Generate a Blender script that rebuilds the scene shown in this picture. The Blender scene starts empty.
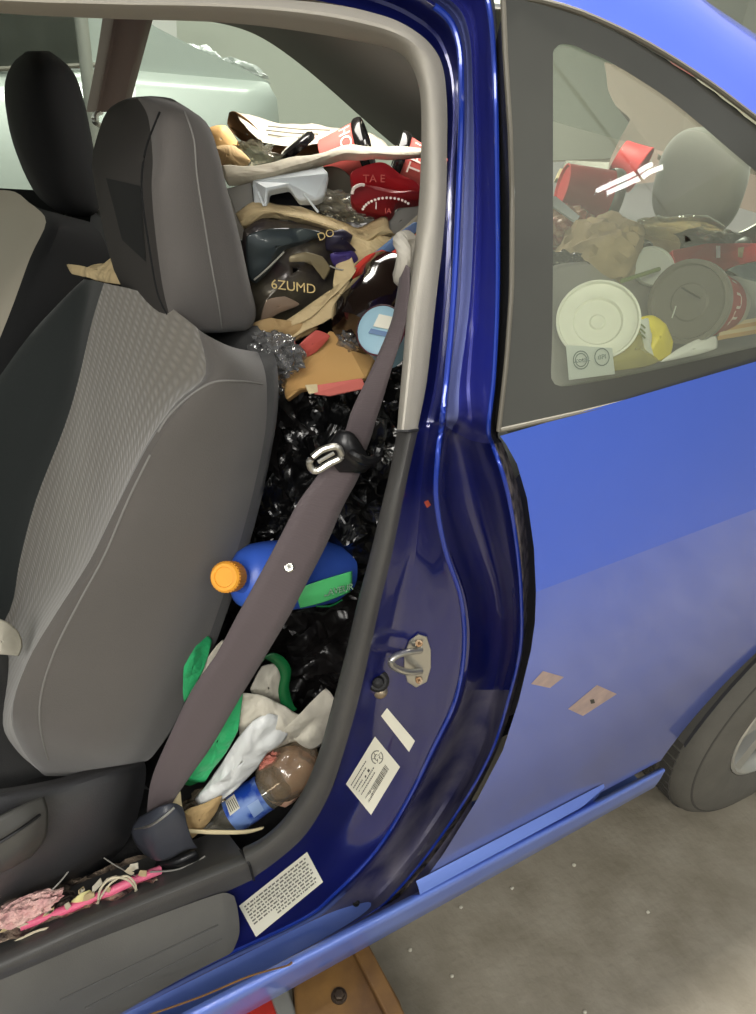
import bpy, bmesh, math, random
from mathutils import Vector, Matrix, noise
from mathutils.bvhtree import BVHTree
random.seed(7)
C = bpy.context.scene.collection
V = Vector
# ------------------------------------------------------------------ camera frame
F_PX, CX, CY, H = 760.0, 378.0, 507.0, 1.55
VPX, VPY, HY = 1895.0, 108.0, -20.0
_dx, _dy = VPX - CX, CY - VPY
_s = math.atan2(VPY - HY, _dx)
_d = math.sin(_s) * _dx + math.cos(_s) * _dy
_a = math.atan2(math.hypot(F_PX, _d), math.cos(_s) * _dx - math.sin(_s) * _dy)
_p = math.atan2(_d, F_PX)
_R = V((math.cos(_a), -math.sin(_a), 0)); _Fh = V((math.sin(_a), math.cos(_a), 0)); _Z = V((0, 0, 1))
FW = math.cos(_p) * _Fh - math.sin(_p) * _Z
_U = math.sin(_p) * _Fh + math.cos(_p) * _Z
IX = math.cos(_s) * _R + math.sin(_s) * _U
IY = -math.sin(_s) * _R + math.cos(_s) * _U
CAM = V((0, 0, H))
def ray(px, py): return IX * (px - CX) + IY * (CY - py) + FW * F_PX
def at(px, py, Y):
    r = ray(px, py); return CAM + r * (Y / r.y)
def atz(px, py, z):
    r = ray(px, py); return CAM + r * ((z - H) / r.z)
def mpp(px, py, Y): return Y / ray(px, py).y
cd = bpy.data.cameras.new('camera'); cam = bpy.data.objects.new('camera', cd); C.objects.link(cam)
cam.matrix_world = Matrix(((IX.x, IY.x, -FW.x, 0), (IX.y, IY.y, -FW.y, 0), (IX.z, IY.z, -FW.z, H), (0, 0, 0, 1)))
cd.sensor_fit = 'VERTICAL'; cd.sensor_height = 36; cd.lens = F_PX / 1014 * 36; cd.clip_start = 0.02
bpy.context.scene.camera = cam
# ------------------------------------------------------------------ materials
def lin(c): return tuple(((x / 12.92) if x <= .04045 else ((x + .055) / 1.055) ** 2.4) for x in c)
def mat(name, rgb, rough=.6, metal=0, coat=0, bump=None, var=None, trans=0, alpha=1, emit=0, sheen=0, spec=.5, ior=1.45, aniso=None):
    """rgb 0-255. bump=(kind, scale, strength[,distance]); var=(rgb2, scale, contrast)"""
    m = bpy.data.materials.new(name); m.use_nodes = True
    nt = m.node_tree; N = nt.nodes; L = nt.links; b = N['Principled BSDF']
    col = lin([x / 255 for x in rgb])
    b.inputs['Base Color'].default_value = (*col, 1)
    b.inputs['Roughness'].default_value = rough; b.inputs['Metallic'].default_value = metal
    b.inputs['Coat Weight'].default_value = coat; b.inputs['Coat Roughness'].default_value = .06
    b.inputs['Transmission Weight'].default_value = trans; b.inputs['Alpha'].default_value = alpha
    b.inputs['Sheen Weight'].default_value = sheen; b.inputs['Specular IOR Level'].default_value = spec
    b.inputs['IOR'].default_value = ior
    if emit:
        b.inputs['Emission Color'].default_value = (*col, 1); b.inputs['Emission Strength'].default_value = emit
    tc = N.new('ShaderNodeTexCoord')
    if var:
        n = N.new('ShaderNodeTexNoise'); n.inputs['Scale'].default_value = var[1]; n.inputs['Detail'].default_value = 6
        L.new(tc.outputs['Object'], n.inputs['Vector'])
        r = N.new('ShaderNodeValToRGB'); k = var[2] if len(var) > 2 else .2
        r.color_ramp.elements[0].position = .5 - k; r.color_ramp.elements[1].position = .5 + k
        r.color_ramp.elements[0].color = (*col, 1); r.color_ramp.elements[1].color = (*lin([x / 255 for x in var[0]]), 1)
        L.new(n.outputs['Fac'], r.inputs['Fac']); L.new(r.outputs['Color'], b.inputs['Base Color'])
    if bump:
        kind = bump[0]
        if kind == 'noise':
            t = N.new('ShaderNodeTexNoise'); t.inputs['Scale'].default_value = bump[1]; t.inputs['Detail'].default_value = 4; o = t.outputs['Fac']
        elif kind == 'voronoi':
            t = N.new('ShaderNodeTexVoronoi'); t.inputs['Scale'].default_value = bump[1]; o = t.outputs['Distance']
        elif kind == 'crinkle':
            t = N.new('ShaderNodeTexNoise'); t.noise_type = 'RIDGED_MULTIFRACTAL'; t.inputs['Scale'].default_value = bump[1]; t.inputs['Detail'].default_value = 3
            t.inputs['Distortion'].default_value = .8; o = t.outputs['Fac']
        elif kind == 'fold':
            t = N.new('ShaderNodeTexNoise'); t.inputs['Scale'].default_value = bump[1]; t.inputs['Detail'].default_value = 2.5; t.inputs['Roughness'].default_value = .45; t.inputs['Distortion'].default_value = 2.2; o = t.outputs['Fac']
        elif kind == 'wave':
            t = N.new('ShaderNodeTexWave'); t.inputs['Scale'].default_value = bump[1]; t.inputs['Distortion'].default_value = 1; o = t.outputs['Fac']; t.bands_direction = 'Z'
        L.new(tc.outputs['Object'], t.inputs['Vector'])
        bp = N.new('ShaderNodeBump'); bp.inputs['Strength'].default_value = bump[2]; bp.inputs['Distance'].default_value = bump[3] if len(bump) > 3 else .002
        L.new(o, bp.inputs['Height']); L.new(bp.outputs['Normal'], b.inputs['Normal'])
    return m
def glassy(name, rgb, haze=.1, rough=.05, gloss=.5, hcol=None, bump=None, lin_t=None):
    """thin clear film: transparent + fresnel reflection + a little diffuse haze"""
    m = bpy.data.materials.new(name); m.use_nodes = True
    nt = m.node_tree; N = nt.nodes; L = nt.links; N.remove(N['Principled BSDF']); out = N['Material Output']
    t = N.new('ShaderNodeBsdfTransparent'); t.inputs['Color'].default_value = (*lin([x / 255 for x in rgb]), 1)
    g = N.new('ShaderNodeBsdfGlossy'); g.inputs['Roughness'].default_value = rough
    d = N.new('ShaderNodeBsdfDiffuse'); d.inputs['Color'].default_value = (*lin([x / 255 for x in (hcol or (200, 205, 195))]), 1)
    fr = N.new('ShaderNodeLayerWeight'); fr.inputs['Blend'].default_value = .5
    pw = N.new('ShaderNodeMath'); pw.operation = 'POWER'; pw.inputs[1].default_value = 4; L.new(fr.outputs['Facing'], pw.inputs[0])
    ml = N.new('ShaderNodeMath'); ml.operation = 'MULTIPLY_ADD'; ml.inputs[1].default_value = gloss * 1.2; ml.inputs[2].default_value = .05 * gloss * 2; ml.use_clamp = True
    a = N.new('ShaderNodeMixShader'); b = N.new('ShaderNodeMixShader'); b.inputs[0].default_value = haze
    L.new(pw.outputs[0], ml.inputs[0]); L.new(ml.outputs[0], a.inputs[0])
    L.new(t.outputs[0], b.inputs[1]); L.new(d.outputs[0], b.inputs[2])
    L.new(b.outputs[0], a.inputs[1]); L.new(g.outputs[0], a.inputs[2]); L.new(a.outputs[0], out.inputs['Surface'])
    if bump:
        tc = N.new('ShaderNodeTexCoord'); nz = N.new('ShaderNodeTexNoise'); nz.inputs['Scale'].default_value = bump[0]; nz.inputs['Detail'].default_value = 3
        bp = N.new('ShaderNodeBump'); bp.inputs['Strength'].default_value = bump[1]; bp.inputs['Distance'].default_value = .01
        L.new(tc.outputs['Object'], nz.inputs['Vector']); L.new(nz.outputs['Fac'], bp.inputs['Height'])
        for s in (g, d): L.new(bp.outputs['Normal'], s.inputs['Normal'])
        L.new(bp.outputs['Normal'], fr.inputs['Normal'])
    return m
M = {}
M['paint'] = mat('blue_paint', (20, 48, 150), .3, .3, 1, var=((34, 66, 170), 3, .3))
M['paint_panel'] = mat('blue_panel_paint', (60, 96, 206), .36, .2, 1, var=((78, 110, 214), 2.5, .35))
def panel_dust_and_reflection():  # dust low down; the brighter upper blue paints in a reflection
    m = M['paint_panel']; nt = m.node_tree; N = nt.nodes; L = nt.links; b = N['Principled BSDF']; src = b.inputs['Base Color'].links[0].from_socket
    tc = N.new('ShaderNodeTexCoord'); sp = N.new('ShaderNodeSeparateXYZ'); L.new(tc.outputs['Object'], sp.inputs[0])
    mr = N.new('ShaderNodeMapRange'); mr.inputs['From Min'].default_value = 1.06; mr.inputs['From Max'].default_value = .45; mr.inputs['To Min'].default_value = 0; mr.inputs['To Max'].default_value = .8; L.new(sp.outputs['Z'], mr.inputs['Value'])
    n = N.new('ShaderNodeTexNoise'); n.inputs['Scale'].default_value = 4; n.inputs['Detail'].default_value = 5; L.new(tc.outputs['Object'], n.inputs['Vector'])
    ml = N.new('ShaderNodeMath'); ml.operation = 'MULTIPLY_ADD'; L.new(mr.outputs[0], ml.inputs[0]); L.new(n.outputs['Fac'], ml.inputs[1]); ml.inputs[2].default_value = 0
    m2 = N.new('ShaderNodeMath'); m2.operation = 'ADD'; L.new(ml.outputs[0], m2.inputs[0]); m3 = N.new('ShaderNodeMath'); m3.operation = 'MULTIPLY'; m3.inputs[1].default_value = .5; L.new(mr.outputs[0], m3.inputs[0]); L.new(m3.outputs[0], m2.inputs[1])
    mx = N.new('ShaderNodeMix'); mx.data_type = 'RGBA'; L.new(m2.outputs[0], mx.inputs['Factor']); L.new(src, mx.inputs['A']); mx.inputs['B'].default_value = (*lin((.35, .37, .53)), 1)
    L.new(mx.outputs['Result'], b.inputs['Base Color'])
panel_dust_and_reflection()
M['lip'] = mat('toplit_light_blue_paint', (104, 132, 208), .35, .2, .8, var=((84, 108, 190), 6, .3))  # paler blue paints overhead light onto the rocker lip and ledge
M['roofblue'] = mat('roof_blue_paint', (44, 68, 178), .3, .2, 1, var=((54, 80, 190), 3, .3))
M['arch'] = mat('dusty_arch_liner', (70, 68, 62), .9)
M['paint_dark'] = mat('blue_jamb_paint', (14, 22, 98), .3, .3, 1, var=((24, 30, 88), 9, .25))
M['jamb_mid'] = mat('mid_blue_jamb_paint', (34, 42, 140), .35, .2, .8, var=((50, 54, 130), 16, .25))
M['jamb_pale'] = mat('reflected_streak_blue', (104, 116, 180), .45, .1, .5, var=((124, 130, 178), 14, .3))  # pale blue paints a reflected streak along the upper jamb
M['jamb_dirt'] = mat('dusty_jamb_paint', (34, 36, 84), .6, .1, .3, var=((112, 108, 122), 14, .2))
M['seal'] = mat('black_rubber_seal', (16, 16, 18), .6, bump=('noise', 120, .5))
M['seal_dirty'] = mat('dirty_rubber_seal', (22, 20, 24), .7, bump=('noise', 160, .8), var=((110, 100, 95), 70, .12))
M['chrome'] = mat('aged_trim_strip', (92, 88, 78), .5, .1)
M['frit'] = mat('dark_glass_border', (58, 58, 54), .22, 0, .3, var=((72, 72, 66), 5, .3))
M['glass'] = glassy('hazy_window_glass', (240, 243, 232), .14, .02, .5, (205, 210, 190))  # clear glass with a pale diffuse haze mixed in
M['glass_clear'] = glassy('window_glass', (225, 235, 228), .05, .03, .4)
M['trim'] = mat('light_grey_pillar_trim', (176, 171, 160), .7, bump=('noise', 500, .12))
M['trim_dark'] = mat('charcoal_sill_trim', (66, 65, 64), .5, bump=('noise', 600, .25), var=((80, 79, 77), 8, .3))
M['scuff'] = mat('charcoal_scuff_plate', (84, 83, 80), .5, bump=('noise', 600, .2), var=((98, 97, 93), 10, .25))
M['head'] = mat('grey_headliner', (158, 154, 144), .9)
M['pillar_in'] = mat('taupe_inner_trim', (132, 116, 106), .75)
M['grey_in'] = mat('grey_inner_trim', (128, 124, 116), .75)
M['carpet'] = mat('black_carpet', (24, 23, 23), .95, bump=('noise', 300, .8))
M['fab'] = mat('grey_seat_side_cloth', (92, 87, 83), .85, sheen=.25, bump=('noise', 700, .3), var=((78, 75, 71), 6, .3))
M['fab_low'] = mat('charcoal_seat_cloth', (44, 44, 44), .85, sheen=.2, bump=('noise', 700, .3))
M['fab_hd'] = mat('charcoal_headrest_cloth', (90, 86, 83), .85, sheen=.15, bump=('noise', 700, .25))
M['fab_dark'] = mat('dark_seat_cloth', (30, 35, 34), .9, sheen=.1, bump=('noise', 700, .3))
M['fab_black'] = mat('black_seat_cloth_and_shade', (17, 18, 19), .9)
M['fab_pass'] = mat('light_grey_seat_cloth', (176, 168, 152), .9, bump=('noise', 700, .3))
def weave():
    m = mat('patterned_seat_cloth', (112, 107, 98), .9, sheen=.3)
    nt = m.node_tree; N = nt.nodes; L = nt.links; b = N['Principled BSDF']
    tc = N.new('ShaderNodeTexCoord'); w = N.new('ShaderNodeTexWave'); w.inputs['Scale'].default_value = 45; w.bands_direction = 'Z'; w.inputs['Distortion'].default_value = .6
    w2 = N.new('ShaderNodeTexWave'); w2.inputs['Scale'].default_value = 12; w2.bands_direction = 'Y'
    mx = N.new('ShaderNodeMath'); mx.operation = 'MULTIPLY'
    r = N.new('ShaderNodeValToRGB'); r.color_ramp.elements[0].color = (*lin((.43, .41, .375)), 1); r.color_ramp.elements[1].color = (*lin((.50, .48, .44)), 1)
    bp = N.new('ShaderNodeBump'); bp.inputs['Strength'].default_value = .5; bp.inputs['Distance'].default_value = .002
    L.new(tc.outputs['Object'], w.inputs['Vector']); L.new(tc.outputs['Object'], w2.inputs['Vector'])
    L.new(w.outputs['Fac'], mx.inputs[0]); L.new(w2.outputs['Fac'], mx.inputs[1])
    L.new(mx.outputs[0], r.inputs['Fac']); L.new(r.outputs['Color'], b.inputs['Base Color'])
    L.new(mx.outputs[0], bp.inputs['Height']); L.new(bp.outputs['Normal'], b.inputs['Normal'])
    return m
M['weave'] = weave()
M['plastic'] = mat('black_side_shield_plastic', (66, 66, 68), .36, bump=('noise', 500, .25))
M['plastic2'] = mat('grey_lever_plastic', (74, 73, 70), .45)
M['belt'] = mat('taupe_grey_belt_webbing', (90, 80, 82), .7, bump=('wave', 160, .3, .0006), sheen=.1)
M['black'] = mat('black_plastic', (20, 20, 22), .35)
M['buckle'] = mat('slate_plastic_cover', (54, 57, 66), .4)
M['metal'] = mat('zinc_steel', (190, 188, 180), .3, .9, bump=('noise', 90, .15))
M['rust'] = mat('worn_zinc', (170, 160, 140), .4, .7, var=((120, 90, 60), 40, .15))
M['tyre'] = mat('grey_tyre_rubber', (84, 82, 76), .8, bump=('noise', 150, .5), var=((98, 95, 88), 15, .3))
M['tread'] = mat('tread_rubber', (66, 64, 60), .85, bump=('noise', 150, .7))
M['rim'] = mat('silver_alloy', (200, 200, 195), .3, .7)
M['white'] = mat('white_label', (225, 222, 205), .5)
M['ink'] = mat('grey_print', (110, 108, 98), .6)
M['ink2'] = mat('dark_print', (60, 58, 52), .6)
M['emblemgreen'] = mat('grey_green_print', (105, 120, 115), .6)
M['tanpatch'] = mat('tan_patch_coat', (176, 150, 140), .45, 0, .6, var=((150, 130, 128), 60, .2))  # tan colour for the small patches on the quarter panel
M['pinkpatch'] = mat('pink_scuff', (120, 70, 150), .4, .2, .8)
M['orangechip'] = mat('orange_chip', (205, 90, 60), .5)
M['kraft'] = mat('kraft_paper', (186, 158, 112), .8, bump=('fold', 22, .6, .01), var=((170, 140, 96), 25, .25))
M['kraft2'] = mat('pale_kraft_paper', (206, 186, 144), .8, bump=('fold', 22, .6, .012), var=((190, 168, 126), 20, .3))
M['kraft_in'] = mat('brown_bag_inside', (120, 88, 55), .85, bump=('noise', 40, .4))
M['kraft3'] = mat('grey_brown_paper', (178, 158, 124), .8, bump=('noise', 50, .5, .004), var=((150, 132, 102), 25, .2))
M['paper_w'] = mat('white_paper', (200, 195, 178), .8, bump=('fold', 16, .5, .01))
M['paper_g'] = mat('grey_newsprint', (172, 164, 144), .8, bump=('fold', 14, .5, .012), var=((160, 152, 134), 30, .3))
M['foam'] = mat('white_foam', (205, 212, 214), .6)
M['red'] = mat('red_card', (176, 34, 40), .5, var=((160, 26, 34), 12, .3))
M['red_pale'] = mat('faded_red_card', (196, 90, 82), .55)
M['reddk'] = mat('deep_red_card', (128, 22, 28), .5)
M['letw'] = mat('white_lettering', (235, 220, 210), .6)
M['gold'] = mat('gold_lettering', (196, 172, 112), .5)
M['cola'] = mat('dark_cola_plastic', (22, 13, 11), .12, 0, .8)
M['lidblk'] = mat('black_lid_plastic', (20, 18, 18), .18, 0, .5)
M['lidsmoke'] = mat('smoke_grey_lid', (112, 108, 98), .3, 0, .2)
M['snack'] = mat('dark_foil_snack_bag', (58, 52, 56), .3, .3, .3, bump=('noise', 30, .6, .006), var=((100, 94, 78), 16, .15))
M['snack_grn'] = mat('slate_foil_panel', (58, 66, 68), .35, .3, .2)
M['purple'] = mat('purple_foil_panel', (70, 58, 120), .35, .3)
M['cream'] = mat('cream_card', (224, 208, 166), .7)
M['tan'] = mat('tan_carton', (214, 172, 112), .6, var=((204, 160, 100), 12, .3))
M['pinkstripe'] = mat('pink_red_strip', (222, 122, 112), .5)
M['bag'] = mat('black_trash_bag_film', (15, 15, 16), .22, 0, .3, bump=('fold', 9, .9, .035))
M['bag2'] = mat('black_bag_film', (24, 22, 22), .32, bump=('fold', 7, .7, .03))
M['jug'] = mat('blue_jug_plastic', (64, 108, 214), .35, var=((54, 92, 200), 8, .3))
M['cap'] = mat('orange_cap_plastic', (242, 168, 58), .4)
M['glabel'] = mat('mint_green_label', (96, 214, 130), .4)
M['gplast'] = mat('green_plastic_bag_film', (56, 184, 116), .35, bump=('fold', 16, .6, .01))
M['gdark'] = mat('dark_green_film', (16, 92, 48), .4)
M['wplast'] = mat('white_plastic_film', (216, 218, 216), .3, bump=('fold', 10, .7, .02))
M['wplast2'] = mat('cream_plastic_film', (208, 202, 186), .35, bump=('fold', 9, .7, .02))
M['film'] = glassy('clear_film', (215, 205, 190), .25, .12, .8, (190, 175, 150), bump=(35, .8))
M['foil'] = glassy('clear_crinkled_film', (190, 190, 190), .2, .1, 1, (190, 190, 190), bump=(60, 1))
M['pet'] = glassy('clear_pet', (215, 212, 200), .18, .06, .9, (205, 200, 185), bump=(18, .3))
M['bluelab'] = mat('blue_bottle_label', (30, 70, 170), .35, var=((120, 150, 210), 35, .08))
M['lightblue'] = mat('light_blue_cup', (160, 196, 212), .4)
M['bluecap'] = mat('blue_cap', (20, 50, 150), .35)
M['whitelid'] = mat('white_lid_plastic', (226, 228, 212), .4)
M['translid'] = mat('translucent_lid', (206, 210, 200), .35)
M['yellow'] = mat('yellow_label', (226, 208, 44), .4)
M['lime'] = glassy('pale_yellow_film', (226, 218, 130), .35, .1, .6, (214, 206, 120))
M['greenstraw'] = mat('olive_green_straw', (112, 128, 70), .4)
M['pink'] = mat('pink_straw_plastic', (224, 96, 130), .35, var=((232, 120, 150), 20, .2))
M['string'] = mat('cream_twine', (206, 196, 170), .8)
M['fluff'] = mat('pink_fluff', (206, 150, 150), .95, var=((225, 190, 180), 60, .2), bump=('noise', 120, 1, .01))
M['greyplate'] = mat('grey_board', (140, 138, 132), .7)
M['bluebook'] = mat('blue_magazine', (90, 120, 160), .45)
M['redbook'] = mat('red_booklet', (206, 60, 48), .45)
M['silver'] = mat('silver_car_paint', (150, 157, 150), .4, .2, .5)
M['silverdk'] = mat('dark_car_glass', (58, 60, 55), .08, .2, .5)
M['lift'] = mat('ochre_lift_steel', (126, 92, 46), .6, .2, bump=('noise', 40, .5), var=((88, 62, 36), 16, .2))
M['liftred'] = mat('red_lift_paint', (176, 42, 30), .5, var=((150, 34, 26), 20, .2))
M['bolt'] = mat('dark_bolt_steel', (60, 48, 36), .5, .5)
M['concrete'] = mat('stained_concrete', (150, 143, 128), .75, bump=('noise', 60, .4, .006), var=((118, 110, 94), 9, .25))
M['wall'] = mat('pale_painted_wall', (196, 200, 188), .8, bump=('noise', 20, .05))
M['ceil'] = mat('pale_ceiling', (190, 190, 184), .9)
M['tube'] = mat('glowing_tube', (255, 250, 238), .5, emit=14)
M['fixture'] = mat('white_fixture', (225, 225, 220), .5)
M['steel'] = mat('grey_steel_post', (150, 150, 142), .4, .5)

# ------------------------------------------------------------------ mesh helpers
ORG = {}
def rootorg(o): return ORG.get(o.name, V((0, 0, 0)))
def link(name, me, m, parent=None, org=None):
    o = bpy.data.objects.new(name, me); C.objects.link(o)
    for mm in (m if isinstance(m, (list, tuple)) else [m]): me.materials.append(mm)
    if parent is None:
        if org is None:
            vs = [v.co for v in me.vertices]
            org = V((sum(v.x for v in vs) / len(vs), sum(v.y for v in vs) / len(vs), min(v.z for v in vs)))
        me.transform(Matrix.Translation(-org)); o.location = org; ORG[o.name] = org
    else:
        og = rootorg(parent); me.transform(Matrix.Translation(-og)); o.parent = parent; ORG[o.name] = og
    return o
class MB:
    def __init__(s): s.v = []; s.f = []; s.mi = []
    def add(s, vs, fs, mi=0):
        b = len(s.v); s.v += [V(v) for v in vs]; s.f += [tuple(i + b for i in f) for f in fs]; s.mi += [mi] * len(fs); return s
    def grid(s, rows, closed=False, mi=0, caps=False):
        n = len(rows[0]); vs = [p for r in rows for p in r]; fs = []
        for i in range(len(rows) - 1):
            for j in range(n if closed else n - 1):
                k = (j + 1) % n; fs.append((i * n + j, i * n + k, (i + 1) * n + k, (i + 1) * n + j))
        if caps:
            fs.append(tuple(range(n))[::-1]); fs.append(tuple((len(rows) - 1) * n + j for j in range(n)))
        return s.add(vs, fs, mi)
    def tube(s, pts, r, n=10, mi=0, caps=True):
        rs = r if isinstance(r, (list, tuple)) else [r] * len(pts); rows = []
        up = V((.3, .2, .93))
        for i, p in enumerate(pts):
            t = (pts[min(i + 1, len(pts) - 1)] - pts[max(i - 1, 0)]).normalized()
            a = t.cross(up); a = a.normalized() if a.length > 1e-3 else V((1, 0, 0)); b = t.cross(a)
            rows.append([p + (a * math.cos(k * 2 * math.pi / n) + b * math.sin(k * 2 * math.pi / n)) * rs[i] for k in range(n)])
        return s.grid(rows, True, mi, caps)
    def lathe(s, prof, a, axis, n=32, mi=0, caps=False, xs=1):
        """prof: (distance along axis, radius)"""
        ax = axis.normalized(); u = ax.cross(V((.1, .2, .97))).normalized(); w = ax.cross(u)
        rows = [[a + ax * t + (u * math.cos(k * 2 * math.pi / n) + w * math.sin(k * 2 * math.pi / n) * xs) * r for k in range(n)] for t, r in prof]
        return s.grid(rows, True, mi, caps)
    def box(s, c, hx, hy, hz, mi=0):
        vs = [c + hx * i + hy * j + hz * k for i in (-1, 1) for j in (-1, 1) for k in (-1, 1)]
        return s.add(vs, [(0, 1, 3, 2), (4, 6, 7, 5), (0, 4, 5, 1), (2, 3, 7, 6), (0, 2, 6, 4), (1, 5, 7, 3)], mi)
    def prism(s, pts, off, mi=0):
        n = len(pts); vs = list(pts) + [p + off for p in pts]
        fs = [tuple(range(n)), tuple(range(2 * n - 1, n - 1, -1))] + [(i, i + n, (i + 1) % n + n, (i + 1) % n) for i in range(n)]
        return s.add(vs, fs, mi)
    def build(s, name, m, parent=None, smooth=True, bevel=0, sub=0, solid=0, org=None, auto=40):
        me = bpy.data.meshes.new(name); me.from_pydata([tuple(v) for v in s.v], [], s.f); me.validate(); me.update()
        if any(s.mi) and len(me.polygons) == len(s.mi):
            for p, k in zip(me.polygons, s.mi): p.material_index = k
        bm = bmesh.new(); bm.from_mesh(me); bmesh.ops.recalc_face_normals(bm, faces=bm.faces); bm.to_mesh(me); bm.free()
        o = link(name, me, m, parent, org)
        if smooth:
            me.polygons.foreach_set('use_smooth', [True] * len(me.polygons))
            if auto:
                try: me.set_sharp_from_angle(angle=math.radians(auto))
                except Exception: pass
        if solid:
            q = o.modifiers.new('thick', 'SOLIDIFY'); q.thickness = solid; q.offset = 0
        if bevel:
            q = o.modifiers.new('bev', 'BEVEL'); q.width = bevel; q.segments = 3; q.limit_method = 'ANGLE'
        if sub:
            q = o.modifiers.new('sub', 'SUBSURF'); q.levels = sub; q.render_levels = sub
        return o
def cr(p0, p1, p2, p3, t):
    return .5 * ((2 * p1) + (p2 - p0) * t + (2 * p0 - 5 * p1 + 4 * p2 - p3) * t * t + (3 * p1 - p0 - 3 * p2 + p3) * t ** 3)
def cat(pts, k=6, closed=False):
    pts = [V(p) for p in pts]; n = len(pts); out = []
    for i in range(n if closed else n - 1):
        if closed: a, b, c, d = pts[i - 1], pts[i], pts[(i + 1) % n], pts[(i + 2) % n]
        else: a, b, c, d = pts[max(i - 1, 0)], pts[i], pts[i + 1], pts[min(i + 2, n - 1)]
        out += [cr(a, b, c, d, t / k) for t in range(k)]
    if not closed: out.append(pts[-1])
    return out
def surf(rows, ku=5, kv=5, closed=False):
    r1 = [cat(r, ku, closed) if ku > 1 else r for r in rows]
    if kv <= 1: return r1
    cols = [cat([r[j] for r in r1], kv) for j in range(len(r1[0]))]
    return [[c[i] for c in cols] for i in range(len(cols[0]))]
def pxrows(rows): return [[at(*p) for p in r] for r in rows]
def linres(pts, n):
    """resample polyline to n points by length"""
    pts = [V(p) for p in pts]; L = [0]
    for a, b in zip(pts, pts[1:]): L.append(L[-1] + (b - a).length)
    out = []
    for i in range(n):
        t = L[-1] * i / (n - 1); j = 0
        while j < len(pts) - 2 and L[j + 1] < t: j += 1
        u = (t - L[j]) / max(L[j + 1] - L[j], 1e-9); out.append(pts[j].lerp(pts[j + 1], min(max(u, 0), 1)))
    return out
def crumple(rows, amp, freq, seed=0, dirn=None):
    s = V((seed * 3.1, seed * 1.7, seed * 5.3)); out = []
    for r in rows:
        q = []
        for p in r:
            n = noise.noise_vector(p * freq + s) + .5 * noise.noise_vector(p * freq * 2.3 + s)
            q.append(p + (n * amp if dirn is None else dirn * n.x * amp))
        out.append(q)
    return out
def sheetgrid(quad, n=24, m=24, bulge=0, amp=0, freq=30, seed=0):
    """quad = 4 (px,py,Y) corners tl,tr,br,bl -> crumpled grid rows"""
    tl, tr, br, bl = [at(*q) for q in quad]; rows = []
    for i in range(m + 1):
        v = i / m; a = tl.lerp(bl, v); b = tr.lerp(br, v)
        rows.append([a.lerp(b, j / n) - FW * bulge * math.sin(math.pi * j / n) * math.sin(math.pi * v) for j in range(n + 1)])
    return crumple(rows, amp, freq, seed) if amp else rows
def polysheet(poly, amp=0, freq=25, seed=0, bulge=0, dens=5, rings=14):
    """closed outline of (px,py,Y); filled by concentric rings, creased like paper or film"""
    A = [at(*p) for p in poly]; S = cat(A, dens, True); P = []
    for i in range(len(A)):
        for t in range(dens):
            P.append(A[i].lerp(A[(i + 1) % len(A)], t / dens).lerp(S[i * dens + t], .45))
    c = sum(P, V()) / len(P); rows = []
    for i in range(rings):
        k = 1 - i / (rings - .5)
        rows.append([c + (p - c) * k - FW * bulge * (1 - k * k) for p in P])
    if not amp: return rows
    s = V((seed * 3.1, seed * 1.7, seed * 5.3)); out = []
    for i, r in enumerate(rows):
        q = []
        for p in r:
            d = noise.voronoi(p * freq * .9 + s)[0]; f = (d[1] - d[0])
            n = noise.noise_vector(p * freq * .7 + s)
            q.append(p - FW * amp * (min(f, .6) * 2.2 - .6 + n.x * .8) + n * amp * .25)
        out.append(q)
    return out
def blob(mb, c, ax, ay, az, amp=.1, freq=3, seed=0, sub=4, power=1, mi=0, ridge=False):
    bm = bmesh.new(); bmesh.ops.create_icosphere(bm, subdivisions=sub, radius=1)
    s = V((seed * 7.3, seed * 2.9, seed * 4.1)); vs = []
    for v in bm.verts:
        d = v.co.normalized()
        n = noise.fractal(d * freq + s, 1, 2, 3)
        if ridge:
            dd = noise.voronoi(d * freq * 1.3 + s + noise.noise_vector(d * 2 + s) * .4)[0]; n = .5 * n - min(dd[1] - dd[0], .7) * 1.1 + .45
        k = 1 + amp * n
        if power != 1: d = V([math.copysign(abs(x) ** power, x) for x in d])
        vs.append(c + (ax * d.x + ay * d.y + az * d.z) * k)
    fs = [tuple(v.index for v in f.verts) for f in bm.faces]; bm.free(); mb.add(vs, fs, mi); return mb
def pblob(mb, px, py, Y, rx, ry, rot=0, depth=.05, **k):
    m = mpp(px, py, Y); c = at(px, py, Y); r = math.radians(rot)
    a = (IX * math.cos(r) + IY * math.sin(r)) * rx * m; b = (-IX * math.sin(r) + IY * math.cos(r)) * ry * m
    return blob(mb, c + FW * depth * .3, a, b, FW * depth, **k)
def thing(name, label, cat_, loc=(0, 0, 0), group=None):
    o = bpy.data.objects.new(name, None); C.objects.link(o); o.location = loc; ORG[o.name] = V(loc)
    o['label'] = label; o['category'] = cat_; o.empty_display_size = .05
    if group: o['group'] = group
    return o
def tag(o, label, cat_, group=None):
    o['label'] = label; o['category'] = cat_
    if group: o['group'] = group
    return o
def struct(o): o['kind'] = 'structure'; return o
def bvh_of(objs):
    vs, fs = [], []
    for o in objs:
        b = len(vs); g = ORG[o.name]
        vs += [v.co + g for v in o.data.vertices]; fs += [tuple(i + b for i in p.vertices) for p in o.data.polygons]
    return BVHTree.FromPolygons(vs, fs)
def onto(bv, px, py, off=.0012):
    r = ray(px, py).normalized(); h = bv.ray_cast(CAM, r)
    return (h[0] - r * off) if h[0] else None
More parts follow.
